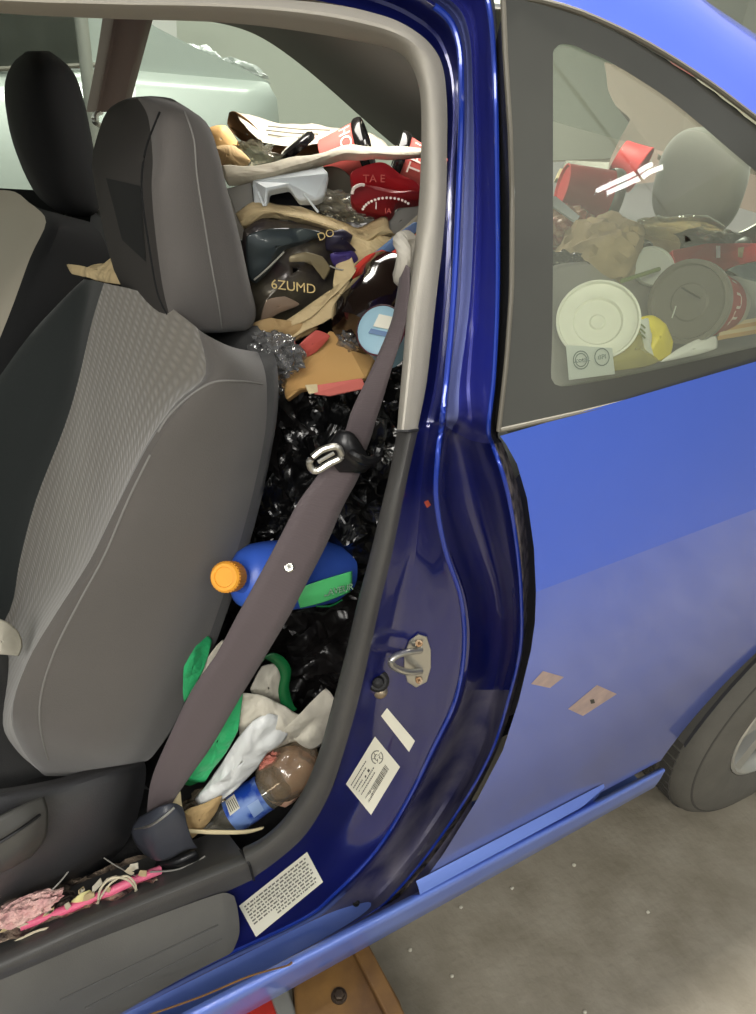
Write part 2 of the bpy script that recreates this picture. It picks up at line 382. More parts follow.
def decal(mb, bv, quad, n=8, off=.0012, mi=0):
    tl, tr, br, bl = [V((*q, 0)) for q in quad]; rows = []
    for i in range(n + 1):
        a = tl.lerp(bl, i / n); b = tr.lerp(br, i / n); r = []
        for j in range(n + 1):
            p = a.lerp(b, j / n); h = onto(bv, p.x, p.y, off)
            r.append(h)
        rows.append(r)
    if any(h is None for r in rows for h in r): return mb
    return mb.grid(rows, mi=mi)
def letters(txt, o, xd, yd, h, m, name='lettering', parent=None, shear=0, ext=.0006, bold=0):
    cu = bpy.data.curves.new(name, 'FONT'); cu.body = txt; cu.size = 1; cu.shear = shear; cu.extrude = 0; cu.offset = bold; cu.align_x = 'CENTER'; cu.align_y = 'CENTER'
    t = bpy.data.objects.new(name, cu); C.objects.link(t)
    bpy.context.view_layer.update()
    me = bpy.data.meshes.new_from_object(t.evaluated_get(bpy.context.evaluated_depsgraph_get()))
    bpy.data.objects.remove(t); bpy.data.curves.remove(cu)
    xd = xd.normalized(); yd = (yd - xd * yd.dot(xd)).normalized(); zd = xd.cross(yd)
    for v in me.vertices: v.co = o + (xd * v.co.x + yd * v.co.y) * h
    me.materials.clear()
    return link(name, me, m, parent)
# ================================================================== THE BLUE CAR
car = thing('car', 'blue two-door car with its driver doorway open and the cabin full of rubbish', 'car', (.6, .45, 0))
Yo = dict(A=.60, B=.585, C=.57, D=.56, E=.545, F=.515, G=.485, H=.462, I=.452, J=.442, K=.436, L=.432, M=.433, N=.437, O=.443, P=.450, Q=.457, R=.465, S=.472, T=.476, U=.48, W=.485)
J = {
 'A': [(150,-28),(170,-45),(200,-55),(206,-60),(215,-66),(225,-72),(240,-84),(246,-88),(252,-92)],
 'B': [(345,6),(356,-8),(372,-22),(378,-26),(386,-32),(394,-38),(412,-50),(418,-54),(424,-58)],
 'C': [(412,30),(422,20),(434,6),(440,1),(446,-3),(452,-8),(470,-24),(476,-28),(482,-32)],
 'D': [(439,60),(446,50),(457,38),(463,33),(468,28),(474,22),(488,4),(494,0),(499,-5)],
 'E': [(447,105),(455,102),(461,100),(467,98),(473,97),(477,96),(495,92),(500,90),(506,88)],
 'F': [(446,200),(450,200),(458,200),(464,200),(474,200),(479,200),(497,200),(502,200),(509,200)],
 'G': [(436,300),(446,300),(453,300),(460,300),(470,300),(476,300),(497,300),(502,300),(508,300)],
 'H': [(427,380),(438,380),(446,380),(450,380),(460,380),(470,380),(493,382),(498,384),(502,386)],
 'I': [(419,422),(430,420),(442,417),(447,416),(458,417),(472,420),(488,428),(496,432),(500,436)],
 'I2':[(417,432),(429,430),(441,427),(446,426),(452,430),(470,440),(492,444),(502,442),(507,445)],
 'J': [(411,462),(424,461),(437,460),(443,460),(450,462),(474,466),(500,466),(511,465),(517,464)],
 'K': [(403,500),(420,500),(436,500),(442,500),(452,500),(482,501),(509,500),(521,499),(527,498)],
 'L': [(393,550),(416,550),(445,550),(452,550),(466,550),(494,550),(517,550),(528,549),(534,548)],
 'M': [(381,600),(408,600),(461,600),(467,600),(482,600),(505,600),(521,600),(528,600),(535,600)],
 'N': [(370,650),(400,650),(464,650),(470,650),(484,650),(505,650),(520,650),(524,650),(531,650)],
 'O': [(359,698),(388,699),(455,700),(462,700),(475,700),(495,700),(508,700),(514,700),(519,700)],
 'P': [(345,748),(380,750),(432,750),(439,750),(456,751),(480,752),(492,750),(497,750),(503,750)],
 'Q': [(329,795),(368,797),(409,797),(416,797),(436,798),(455,798),(466,798),(472,799),(477,800)],
 'R': [(300,838),(335,846),(376,850),(384,851),(402,850),(420,849),(432,848),(438,850),(444,853)],
 'S': [(262,866),(300,878),(335,893),(344,895),(363,893),(383,891),(398,889),(406,889),(415,891)],
 'T': [(225,886),(262,905),(300,920),(309,922),(330,921),(350,918),(368,915),(378,912),(388,911)],
 'U': [(100,940),(140,958),(190,972),(200,975),(230,974),(252,972),(272,968),(282,966),(292,962)],
 'W': [(-80,1020),(-40,1045),(20,1062),(32,1064),(62,1062),(84,1060),(108,1056),(118,1054),(128,1050)],
}
def offs(k):
    if k in ('A', 'B', 'C', 'D', 'E', 'F', 'G', 'H', 'I'): return [.085, .095, .056, .070, .056, .058, .018, .03, .004]
    if k == 'I2': return [.09, .09, .07, .075, .105, .09, .03, .04, .002]
    if k in 'JK': return [.095, .105, .07, .084, .118, .104, .022, .048, .002]
    return [.10, .112, .074, .088, .122, .108, .026, .05, .002]
rowsJ = []
for k, pts in J.items():
    yo = Yo[k[0]]; o = offs(k)
    if k in 'STUW': o = [.10, .095, .07, .074, .07, .06, .035, .035, .012]
    if k == 'R': o = [.10, .10, .075, .08, .09, .08, .034, .04, .004]
    rowsJ.append([at(p[0], p[1], yo + d) for p, d in zip(pts, o)])
full = surf(rowsJ, 4, 5)
def cols(a, b): return [r[a:b + 1] for r in full]
jamb_in = MB().grid(cols(0, 12)).build('door_jamb', M['paint_dark'], car)           # c0..c3
nT = len(full); split = 45; sp2 = 74
mj = MB().grid([r[12:17] for r in full[:split + 1]], mi=2).grid([r[16:25] for r in full[:split + 1]], mi=3).grid([r[12:25] for r in full[split:sp2 + 1]], mi=0).grid([r[12:25] for r in full[sp2:]], mi=1)
jamb_mid = mj.build('jamb_channel', [M['paint_dark'], M['jamb_dirt'], M['jamb_pale'], M['jamb_mid']], car)
MB().tube([r[8] + V((0, -.0005, 0)) for r in full[10:]], .0028, 8).build('flange_edge', M['paint'], car)
MB().tube([r[24] + V((0, -.0005, 0)) for r in full[10:]], .0022, 8).build('jamb_edge_fold', M['paint'], car)
jamb_out = MB().grid([r[24:29] for r in full[:split + 1]], mi=0).grid([r[24:29] for r in full[split:]], mi=1).build('jamb_edge_seal', [M['seal'], M['seal_dirty']], car)
bvJ = bvh_of([jamb_in, jamb_mid, jamb_out])
# panel ------------------------------------------------------------
WX, WZ, WR, AR = 1.385, .335, .325, .445
edge = [(500,436,.455),(506,444,.4535),(517,464,.4505),(527,498,.4453),(534,548,.4377),(536,592,.431),(535,622,.436),(531,650,.4407),(519,700,.449),(503,750,.457),(477,800,.463),(444,853,.469),(418,889,.473)]
E3 = [at(*p) for p in edge]
slope = (at(756, 371, .455) - at(500, 430, .455)); 
rows = []; rear = []
creaseZ0, creaseZ1 = at(536, 593, .431).z, at(756, 503, .431).z
for i, p in enumerate(E3):
    f = max(0, 1 - i / 9.0)
    dz = (creaseZ1 - creaseZ0) / (at(756, 503, .431).x - at(536, 593, .431).x) * f * .9
    z1 = p.z
    def arch(x0, z):
        h = z - WZ; return WX - math.sqrt(max(AR * AR - h * h, 0)) if abs(h) < AR else None
    xa = arch(0, z1)
    xe = 1.95 if xa is None else xa - (0.0 if z1 > .45 else .01)
    n = 22
    rows.append([V((p.x + (xe - p.x) * j / n, p.y, p.z + dz * min((xe - p.x) * j / n, 1))) for j in range(n + 1)])
dens = []
for i, r in enumerate(rows[:-1]):
    for t in range(4):
        # keep the crease crisp: linear between rows, slight crown
        q = []
        for a, b in zip(r, rows[i + 1]): q.append(a.lerp(b, t / 4))
        dens.append(q)
dens.append(rows[-1])
# refit arch exactly
fixed = []
for q in dens:
    p = q[0]; z = p.z; h = z - WZ
    if abs(h) < AR:
        xe = WX - math.sqrt(AR * AR - h * h); n = len(q) - 1
        q = [V((p.x + (xe - p.x) * j / n, p.y, q[j].z if q[-1].x < 1.9 else p.z)) for j in range(n + 1)]
    fixed.append(q)
fixed = [[pt + V((0, .0, 0)) for pt in q] for q in fixed]
mp = MB().grid(fixed)
top_i = next(i for i, q in enumerate(fixed) if abs(q[0].z - WZ) < AR)
# crown piece over the arch and the tail panel behind it
zt = fixed[top_i - 1]; hang = []
for t in range(13):
    a = math.pi / 2 * (1 - t / 12) * 1.0
    pass
ang = [math.pi - math.pi * k / 40 for k in range(41)]
archpts = [V((WX + AR * math.cos(a), .45, WZ + AR * math.sin(a))) for a in ang if WZ + AR * math.sin(a) > .33]
topline = [V((x, zt[0].y, zt[0].z + (zt[-1].z - zt[0].z) * (x - zt[0].x) / (zt[-1].x - zt[0].x))) for x in [max(p.x, fixed[top_i][-1].x) for p in archpts]]
gap = [(a, b) for a, b in zip(archpts, topline) if a.z < b.z + .001 and a.z > fixed[top_i][-1].z - .001]
mp.grid([[a for a, b in gap], [a.lerp(b, .5) for a, b in gap], [b for a, b in gap]])
tail = [V((1.95, .46, z)) for z in (.35, .5, .65, zt[-1].z)]
mp.grid([[V((WX + math.sqrt(max(AR**2 - (z - WZ)**2, 0)), .45, z)) for z in (.36, .5, .65, WZ + AR * .995)], tail])
panel = mp.build('quarter_panel', M['paint_panel'], car, auto=4)
bvP = bvh_of([panel])
# wheel arch lip (rolled inward)
al = [V((WX + AR * math.cos(a), .452, WZ + AR * math.sin(a))) for a in ang if WZ + AR * math.sin(a) > .44 and math.cos(a) < .5]
lip = MB().grid([[p + V((0, -.002, 0)) for p in al], [WXp + (p - WXp) * .985 + V((0, .006, 0)) for p in al for WXp in [V((WX, .452, WZ))]], [V((p.x, .55, p.z)) + V((WX - p.x, 0, WZ - p.z)) * .0 for p in al]])
lip.build('arch_liner', M['arch'], panel)
# window belt + rocker ----------------------------------------------------
def ext(p, q, x): return p + (q - p) * ((x - p.x) / (q.x - p.x))
L1 = [at(664, 777, .482), at(380, 935, .482)]; L2 = [at(664, 773, .462), at(380, 925, .462)]
L2b = [at(660, 770, .466), at(385, 914, .466)]
L3 = [at(645, 775, .476), at(400, 901, .476)]; L4 = [at(606, 793, .458), at(420, 893, .458)]; L5 = [at(604, 788, .466), at(420, 884, .466)]
xe = at(664, 775, .46).x; x0 = -.5
rk = []
for x in [x0 + (xe - x0) * i / 30 for i in range(31)]:
    rk.append([ext(*L1, x) + V((0, .12, .015)), ext(*L1, x), ext(*L2, x), ext(*L2b, x), ext(*L3, x)])
MB().grid(surf(rk, 3, 1)).build('rocker_lip', M['lip'], car, auto=60)
rk = []
xs = at(419, 890, .46).x; xl = at(606, 793, .46).x
for i in range(21):
    x = xs + (xl - xs) * i / 20; f = min(1, (xl - x) / .06)
    a, b, c = ext(*L3, x), ext(*L4, x), ext(*L5, x); b = c.lerp(b, f); 
    rk.append([a, b + V((0, -.002 * f, 0)), c + V((0, -.004 * f, 0)), c + V((0, .004, .006))])
MB().grid(rk).build('rocker_ledge', M['lip'], car, auto=60)
# groove between lip and opening, left of the panel
g = []
edgeJ = [r[28] for r in full[85:]]
gl = [[p, p.lerp(ext(*L3, p.x), .5) + V((0, .004, 0)), ext(*L3, p.x)] for p in edgeJ]
MB().grid(gl).build('rocker_channel', M['jamb_dirt'], car)
wr = [at(140, 1018, .463), at(200, 997, .461), at(250, 976, .461), at(286, 966, .462), at(292, 962, .463)]
MB().tube(cat(wr, 5), [.0006] + [.0013] * 15 + [.0018] * 4 + [.0008], 6).build('corroded_seam', M['lift'], car)
# quarter window ---------------------------------------------------------
gtop = [(503,-12,.556),(520,0,.556),(545,5,.553),(571,12,.55),(600,24,.547),(626,36,.543),(650,49,.538),(670,61,.534),(692,75,.53),(714,90,.525),(735,106,.52),(756,122,.516),(790,150,.509),(840,197,.497),(880,240,.487),(925,300,.472)]
gbot = [(499,430,.458),(530,423,.458),(571,414,.458),(620,402.5,.458),(660,393.5,.458),(700,384,.458),(756,370,.458),(820,355,.458),(880,341,.458),(940,327,.46)]
gt = linres([at(*p) for p in gtop], 40); gb = linres([at(*p) for p in gbot], 40)
left = linres([at(503, -12, .556), at(506, 60, .54), at(510.5, 130, .526), at(512.5, 200, .514), at(512, 290, .49), at(507, 360, .474), at(499, 430, .458)], 25)
right = linres([gt[-1], gb[-1]], 25)
def coons(top, bot, lf, rt):
    n, m = len(top), len(lf); out = []
    for i in range(m):
        v = i / (m - 1); r = []
        for j in range(n):
            u = j / (n - 1)
            p = top[j] * (1 - v) + bot[j] * v + lf[i] * (1 - u) + rt[i] * u - (top[0] * (1 - u) * (1 - v) + top[-1] * u * (1 - v) + bot[0] * (1 - u) * v + bot[-1] * u * v)
            r.append(p)
        out.append(r)
    return out
G = coons(gt, gb, left, right)
def fitq(P):
    A = [[0.0] * 7 for _ in range(6)]
    for q in P:
        x, z = q.x - .8, q.z - 1.35; b = [1, x, z, x * x, x * z, z * z]
        for i in range(6):
            for j in range(6): A[i][j] += b[i] * b[j]
            A[i][6] += b[i] * q.y
    for i in range(6):
        k = max(range(i, 6), key=lambda r: abs(A[r][i])); A[i], A[k] = A[k], A[i]
        for r in range(6):
            if r != i:
                f = A[r][i] / A[i][i]
                for c in range(i, 7): A[r][c] -= f * A[i][c]
    return [A[i][6] / A[i][i] for i in range(6)]
WQ = fitq([p for p in gt + gb + left + right])
def wy(x, z):
    x -= .8; z -= 1.35; b = [1, x, z, x * x, x * z, z * z]; return sum(a * c for a, c in zip(WQ, b))
print('FITERR', max(abs(wy(p.x, p.z) - p.y) for p in gt + gb + left))
G = [[V((p.x, wy(p.x, p.z), p.z)) for p in r] for r in G]
# inner outline of the clear area, in pixels, projected on the window surface
bvG = bvh_of([]) if False else None
vs = [p for r in G for p in r]; nG = len(G[0]); fs = [(i*nG+j, i*nG+j+1, (i+1)*nG+j+1, (i+1)*nG+j) for i in range(len(G)-1) for j in range(nG-1)]
bvG = BVHTree.FromPolygons(vs, fs)
inner = [(553,60),(553,52),(557,46),(564,43.5),(575,46),(590,53),(610,62),(640,80),(670,100),(700,124),(730,150),(756,172),(775,192),(800,220),(825,250),(850,285),(858,300),(855,318),(845,327),(820,333),(790,340),(756,347),(700,360),(650,371),(600,381),(568,386),(558,386),(553,382),(551,374),(552,340),(553,250),(553,150)]
outer_loop = gt[:-1] + right[:-1] + gb[::-1][:-1] + left[::-1][:-1]
icen = V((690, 240, 0))
ip = linres(cat([V((*p, 0)) for p in inner], 4, True) + [V((*inner[0], 0))], 160)
ipj = [onto(bvG, p.x, p.y, 0) for p in ip]
op = []
for q in ip[:]:
    d = (V((q.x, q.y, 0)) - icen).normalized()
    # march to the outer loop in the image plane
    best = None; r = 5
    p = V(q)
    while r < 600:
        t = q + d * r; h = onto(bvG, t.x, t.y, 0)
        if h is None: break
        best = h; r += 1.5
    op.append(best if best else onto(bvG, q.x, q.y, 0))
frows = [[a.lerp(b, k / 5) if False else (a + (b - a) * (k / 5)) for a, b in zip(ipj, op)] for k in range(6)]
MB().grid(frows, True).build('window_border', M['frit'], car, org=None)
fanc = sum(ipj, V()) / len(ipj)
off = V((0, .003, 0))
clear = [[onto(bvG, (icen.x + (q.x - icen.x) * k), (icen.y + (q.y - icen.y) * k), 0) for q in ip] for k in (1.02, .8, .6, .4, .2, .02)]
clear = [[(h if h else fanc) for h in r] for r in clear]
clear = [[V((h.x, wy(h.x, h.z) + .003, h.z)) for h in r] for r in clear]
MB().grid(clear, True).build('quarter_window', M['glass'], car, auto=0)
# trim strips around the window
MB().tube([p + V((-.002, -.002, 0)) for p in left], .0022, 8).build('window_trim_front', M['chrome'], car)
MB().tube([p + V((0, -.002, .002)) for p in gt], .0024, 8).build('window_trim_roof', M['chrome'], car)
MB().tube([p + V((0, -.001, .0)) for p in gb], .0024, 8).build('window_trim_belt', M['chrome'], car)
# black gasket between jamb and glass front
jb = [r[28] for r in full[18:46]]
lf2 = linres(left[1:], len(jb))
MB().grid([[a + V((-.003, .001, 0)) for a in jb], [a.lerp(b, .5) + V((0, .004, 0)) for a, b in zip(jb, lf2)], lf2]).build('window_gasket', M['seal'], car)
# roof side above the window -------------------------------------------------
rt = linres([at(*p) for p in gtop], 30)
sil = linres([at(*p) for p in [(505,-150,.72),(570,-95,.72),(640,-48,.715),(690,-6,.71),(728,18,.70),(756,36,.69),(800,74,.675),(860,130,.66),(940,215,.62)]], 30)
mid = [a.lerp(b, .5) + V((0, -.03, .012)) for a, b in zip(rt, sil)]
MB().grid(surf([[a + V((0, .0, .003)) for a in rt], mid, sil, [p + V((.01, .08, -.004)) for p in sil]], 1, 6)).build('roof_rail', M['roofblue'], car)
RW = [[p + V((.01, .08, -.006)) for p in sil], [p + V((.10, .42, -.03)) for p in sil], [p + V((.10, .95, -.03)) for p in sil], [p + V((0, 1.3, 0)) for p in sil]]
MB().grid(surf(RW, 1, 4)).build('rear_glass', M['glass_clear'], car)
# roof skin over the cabin and header (blue frame above the doorway)
hd = [r[28] for r in full[:16]]
def roofrow(dy, dz): return [V((x, dy, 1.53 + dz - .02 * max(0, x - .25))) for x in [-.6 + i * .1 for i in range(11)]]
MB().grid(surf([[V((x, .62, 1.60)) for x in [-.6 + i * .1 for i in range(11)]], roofrow(.68, .078), roofrow(.9, .09), roofrow(1.3, .09), roofrow(1.75, .06), roofrow(1.98, .02)], 2, 3)).build('roof_skin', M['paint'], car)
# trim around the opening -------------------------------------------------------
tin = [(-60,5),(0,13),(100,18),(220,22),(300,31),(362,42),(392,49),(408,61),(417,80),(421,105),(421,150),(419,200),(414,250),(408,300),(402,370),(397,430)]
tout = [(-60,-16),(0,-8),(120,-5),(240,-3),(330,4),(384,16),(412,29),(432,46),(443,68),(447,105),(447,150),(446,200),(442,250),(436,300),(428,375),(418,432)]
yin = [.74,.735,.73,.725,.715,.705,.69,.68,.67,.66,.65,.635,.615,.595,.575,.56]
you = [.69,.685,.68,.675,.665,.655,.648,.645,.64,.63,.617,.60,.585,.57,.553,.54]
tr = []
for a, b, y1, y2 in zip(tin, tout, yin, you):
    P, Q = at(a[0], a[1], y1), at(b[0], b[1], y2); 
    m1 = at(a[0] + (b[0] - a[0]) * .22, a[1] + (b[1] - a[1]) * .22, y1 - .03); m2 = at(a[0] + (b[0] - a[0]) * .6, a[1] + (b[1] - a[1]) * .6, y2 - .006)
    tr.append([P + (P - CAM).normalized() * .05 + V((.012, 0, 0)), P, m1, m2, Q])
MB().grid(surf(tr, 4, 5)).build('pillar_trim', M['trim'], car)
tin2 = [(397,431),(390,470),(383,500),(370,555),(358,600),(345,655),(332,705),(318,755),(303,790),(284,818),(262,838),(243,848)]
tout2 = [(418,431),(410,466),(403,500),(393,550),(381,600),(370,650),(359,698),(345,748),(329,795),(306,834),(278,860),(250,880)]
yi2 = [.56,.555,.55,.55,.55,.55,.555,.56,.565,.57,.575,.58]; yo2 = [.537,.533,.53,.53,.53,.53,.535,.54,.548,.556,.56,.565]
tr = []
for a, b, y1, y2 in zip(tin2, tout2, yi2, yo2):
    P, Q = at(a[0], a[1], y1), at(b[0], b[1], y2)
    m1 = at(a[0] + (b[0] - a[0]) * .3, a[1] + (b[1] - a[1]) * .3, y1 - .02); m2 = at(a[0] + (b[0] - a[0]) * .7, a[1] + (b[1] - a[1]) * .7, y2 - .008)
    tr.append([P + (P - CAM).normalized() * .05 + V((.012, 0, 0)), P, m1, m2, Q])
MB().grid(surf(tr, 4, 5)).build('lower_pillar_trim', M['trim_dark'], car)
MB().tube([at(397, 431, .525), at(408, 431.5, .518), at(418, 430, .52)], .0015, 6).build('trim_joint', M['seal'], car)
tin3 = [(240,849),(200,864),(150,884),(90,908),(30,934),(-30,960),(-120,1000)]
tmd3 = [(255,862),(212,880),(160,901),(95,928),(30,958),(-30,984),(-120,1024)]
tout3 = [(252,880),(228,891),(180,912),(100,945),(30,975),(-30,1002),(-120,1045)]
tr = []
for a, c, b in zip(tin3, tmd3, tout3):
    tr.append([at(a[0], a[1], .585) + V((0, .07, -.05)), at(a[0], a[1], .59), at(a[0] * .55 + c[0] * .45, a[1] * .55 + c[1] * .45 , .570), at(c[0], c[1], .558), at(b[0], b[1], .566)])
MB().grid(surf(tr, 4, 4)).build('sill_trim', M['trim_dark'], car)
MB().tube(cat([at(240, 850, .578), at(249, 864, .555), at(254, 880, .558)], 5), .0018, 6).build('sill_trim_joint', M['seal'], car)
# scuff plate
top3 = [(-60,1012),(0,985-30),(60,935+8),(120,922),(180,903),(215,891),(228,888)]
top3 = [(-90,1018),(-30,990),(30,966),(100,938),(170,911),(215,895),(226,893)]
bot3 = [(-20,1085),(30,1058),(80,1034),(120,1014),(170,985),(212,963),(228,955)]
ry = [(237,905),(240,930),(237,945)]
T3 = [at(p[0], p[1], .562) for p in top3]; B3 = [at(p[0], p[1], .528) for p in bot3]
g = []
for a, b in zip(T3, B3): g.append([a, a.lerp(b, .3) + V((0, -.001, .004)), a.lerp(b, .5) + V((0, -.001, .004)), a.lerp(b, .8) + V((0, 0, .004)), b])
ea, eb = T3[-1], B3[-1]
g.append([at(234, 896, .56), at(237, 906, .556), at(239, 920, .546), at(239, 935, .538), at(233, 951, .53)])
sp = MB().grid(surf(g, 4, 4)).build('scuff_plate', M['scuff'], car)
bvS = bvh_of([sp])
for q0, q1 in (((218, 925), (60, 1000)), ((222, 939), (85, 1008))):
    pts = [onto(bvS, q0[0] + (q1[0] - q0[0]) * t / 10, q0[1] + (q1[1] - q0[1]) * t / 10, .0004) for t in range(11)]
    pts = [p for p in pts if p]
    MB().tube(pts, .0016, 6).build('scuff_groove', M['trim_dark'], sp)
# striker ------------------------------------------------------------------
def pon(px, py, off): return onto(bvJ, px, py, off)
pl = [(404,655),(409,641),(418,634),(427,637),(431,650),(431,668),(427,682),(416,688),(407,682),(404,668)]
base = [pon(x, y, .004) for x, y in pl]
st = MB().prism(base, FW * .006).build('striker_plate', M['metal'], car, smooth=False, bevel=.0012)
lp = [pon(421, 650, .006), pon(408, 652, .022), pon(396, 656, .033), pon(391, 662, .037), pon(396, 668, .034), pon(408, 672, .024), pon(421, 671, .006)]
MB().tube(cat(lp, 6), .0042, 10, caps=True).build('striker_loop', M['metal'], st)
for q in ((419, 643), (419, 680)):
    c = pon(*q, .006); MB().lathe([(0, 0), (0, .0048), (.003, .0045), (.003, .002), (.001, 0)], c, -FW, 16).build('screw', M['rust'], st)
c = pon(378, 681, .002); MB().lathe([(-.006, .014), (.0, .0145), (.003, .011), (.003, .008), (.012, .0065), (.014, .003), (.014, 0)], c, -FW, 20).build('rubber_stop', M['seal'], car)
c = pon(380, 692, .002); MB().lathe([(-.004, .010), (.004, .008), (.007, .004), (.0075, 0)], c, -FW, 18).build('plug', M['rust'], car)
c = pon(356, 903, .001); MB().lathe([(0, .006), (.002, .0055), (.002, .004), (.0008, .0035), (.0012, .002), (.0012, 0)], c, -FW, 18).build('drain_plug', M['seal'], car)
# stickers
def sticker(name, quad, m, parent=car, n=8, off=.0012):
    mb = decal(MB(), bvJ, quad, n, off); return mb.build(name, m, parent) if mb.v else None
q1 = [(282+26,853),(323,884),(254,937),(239,906)]
q1 = [(307,852),(323,882),(256,937),(239,906)]
q1 = [(239,906),(307,852),(323,882),(256,937)]
s1 = sticker('pressure_label', q1, M['white'])
def bil(q, u, v): 
    a = V((*q[0], 0)).lerp(V((*q[1], 0)), u); b = V((*q[3], 0)).lerp(V((*q[2], 0)), u); return a.lerp(b, v)
def printing(q, cells, m, parent, name='printing', off=.0018):
    mb = MB()
    for (u0, u1, v0, v1) in cells:
        c = [bil(q, u0, v0), bil(q, u1, v0), bil(q, u1, v1), bil(q, u0, v1)]
        decal(mb, bvJ, [(p.x, p.y) for p in c], 2, off)
    if mb.v: mb.build(name, m, parent, smooth=False)
random.seed(3); cells = []
for r in range(9):
    u = .05
    while u < .93:
        w = random.uniform(.015, .06); v = .1 + r * .092
        if not (r > 6 and u < .3): cells.append((u, min(u + w, .95), v, v + .045))
        u += w + random.uniform(.008, .02)
printing(q1, cells, M['ink'], s1)
q2 = [(375,736.5),(400,767),(371,815),(346,784)]   # tl(top), right, bottom, left
q2 = [(346,784),(375,736.5),(400,767),(371,815)]   # u runs up the long side, v across
s2 = sticker('certification_label', q2, M['white'])
cells = []
u = .12
while u < .82:
    w = random.uniform(.006, .02); cells.append((u, u + w, .62, .78)); u += w + random.uniform(.006, .014)
for r, (a, b) in enumerate([(.06, .55), (.06, .45), (.08, .3), (.1, .62), (.1, .55)]):
    u = a
    while u < b: w = random.uniform(.015, .04); cells.append((u, u + w, .12 + r * .09, .15 + r * .09)); u += w + .012
for a in (.30, .42): cells.append((a + .05, a + .1, .3, .36))
printing(q2, cells, M['ink2'], s2)
mb = MB(); cc = bil(q2, .78, .34)
for rr, wd in ((6.2, 1.0), (3.0, .8)):
    ringp = []
    for k in range(28):
        a = k / 28 * 2 * math.pi; ringp.append([pon(cc.x + (rr - dd) * math.cos(a), cc.y + (rr - dd) * 1.15 * math.sin(a), .0019) for dd in (0, wd)])
    mb.grid(ringp + [ringp[0]])
for k in range(5):
    a = k * 1.256; mb.tube([pon(cc.x + 1.5 * math.cos(a), cc.y + 1.5 * math.sin(a), .0019), pon(cc.x + 5 * math.cos(a + .3), cc.y + 5 * math.sin(a + .3), .0019)], .0006, 4)
mb.build('emblem', M['ink'], s2, smooth=False)
sticker('part_number_strip', [(381,716),(387,708),(415,741),(409,752)], M['white'])
sticker('paint_chip', [(424,502),(428,500),(431,505),(427,508)], M['orangechip'])
# tan patches and a small dark mark on the quarter panel
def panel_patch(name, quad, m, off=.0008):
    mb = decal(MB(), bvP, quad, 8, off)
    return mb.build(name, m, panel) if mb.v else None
pp = panel_patch('tan_patch', [(568,709),(597,685),(617,694),(583,716)], M['tanpatch'])
mb = decal(MB(), bvP, [(590,700),(594,699),(595,703),(591,704)], 2, .0014); mb.build('dark_mark', M['ink2'], panel)
panel_patch('left_tan_patch', [(531,684),(543,671),(564,677),(550,688)], M['tanpatch'])
# wheel -------------------------------------------------------------------
wc = V((WX, .455, WZ)); prof = []
tw = [(.21,.185),(.20,.30),(.185,.318),(.16,.325),(.05,.327),(.03,.322),(.014,.305),(.004,.28),(.0,.25),(.003,.215),(.012,.192),(.02,.188)]
ty = MB().lathe([(t, r) for t, r in tw], wc, V((0, 1, 0)), 72).build('tyre', M['tyre'], car)
MB().lathe([(.0135, .302), (.011, .3), (.0105, .296), (.0125, .294)], wc, V((0, 1, 0)), 72).build('sidewall_ring', M['tread'], ty)
lug = MB()
for k in range(72):
    a = k / 72 * 2 * math.pi; d = V((math.cos(a), 0, math.sin(a))); t = V((-math.sin(a), 0, math.cos(a)))
    for w in (.06, .1, .14): lug.box(wc + d * .326 + V((0, w, 0)), d * .0035, V((0, .015, 0)), t * .010)
lug.build('tread_blocks', M['tread'], ty, smooth=False)
rb = MB().lathe([(.02, .19), (.012, .189), (.010, .182), (.018, .176), (.05, .17), (.15, .165)], wc, V((0, 1, 0)), 64)
rb.lathe([(.035, 0), (.03, .035), (.045, .05), (.06, .05)], wc, V((0, 1, 0)), 24)
for k in range(7):
    a = k / 7 * 2 * math.pi + .35; d = V((math.cos(a), 0, math.sin(a))); t = V((-math.sin(a), 0, math.cos(a)))
    rb.prism([wc + d * .03 + t * .016 + V((0, .032, 0)), wc + d * .18 + t * .026 + V((0, .016, 0)), wc + d * .18 - t * .026 + V((0, .016, 0)), wc + d * .03 - t * .016 + V((0, .032, 0))], V((0, .02, 0)))
rb.build('rim', M['rim'], car, auto=30)
MB().lathe([(.07, .0), (.07, .165)], wc, V((0, 1, 0)), 40).build('brake_disc', M['black'], car)
# cabin shell --------------------------------------------------------------
def quadbox(name, a, b, c, d, thick, m, n=1):
    nrm = (b - a).cross(d - a).normalized() * thick
    return MB().prism([a, b, c, d], nrm).build(name, m, car, smooth=False)
X0, X1 = -.75, 2.0
MB().box(V((.5, 1.34, .42)), V((1.3, 0, 0)), V((0, .69, 0)), V((0, 0, .01))).build('cabin_floor', M['carpet'], car, smooth=False)
hl = [[V((x, y, 1.535 + .025 * math.sin(math.pi * (y - .7) / 1.25) - .03 * (y - .7) - max(0, x - .9) * .33)) for y in [.705 + 1.24 * j / 12 for j in range(13)]] for x in [-.7 + .15 * i for i in range(13)]]
MB().grid(hl).build('headliner', M['head'], car)
# inner side panel beside the rear seat (behind the opening trim)
MB().grid([[V((x, y, z)) for x in (.53, .8, 1.2, 1.6)] for y, z in ((.66, .45), (.64, .8), (.59, 1.0), (.50, 1.215))]).build('side_panel', M['grey_in'], car)
MB().grid([[V((x, y, z)) for x in (-.75, 0, .8, 1.9)] for y, z in ((2.02, .45), (2.04, .8), (2.0, .95), (2.03, 1.04), (2.1, 1.055))]).build('far_side_panel', M['grey_in'], car)
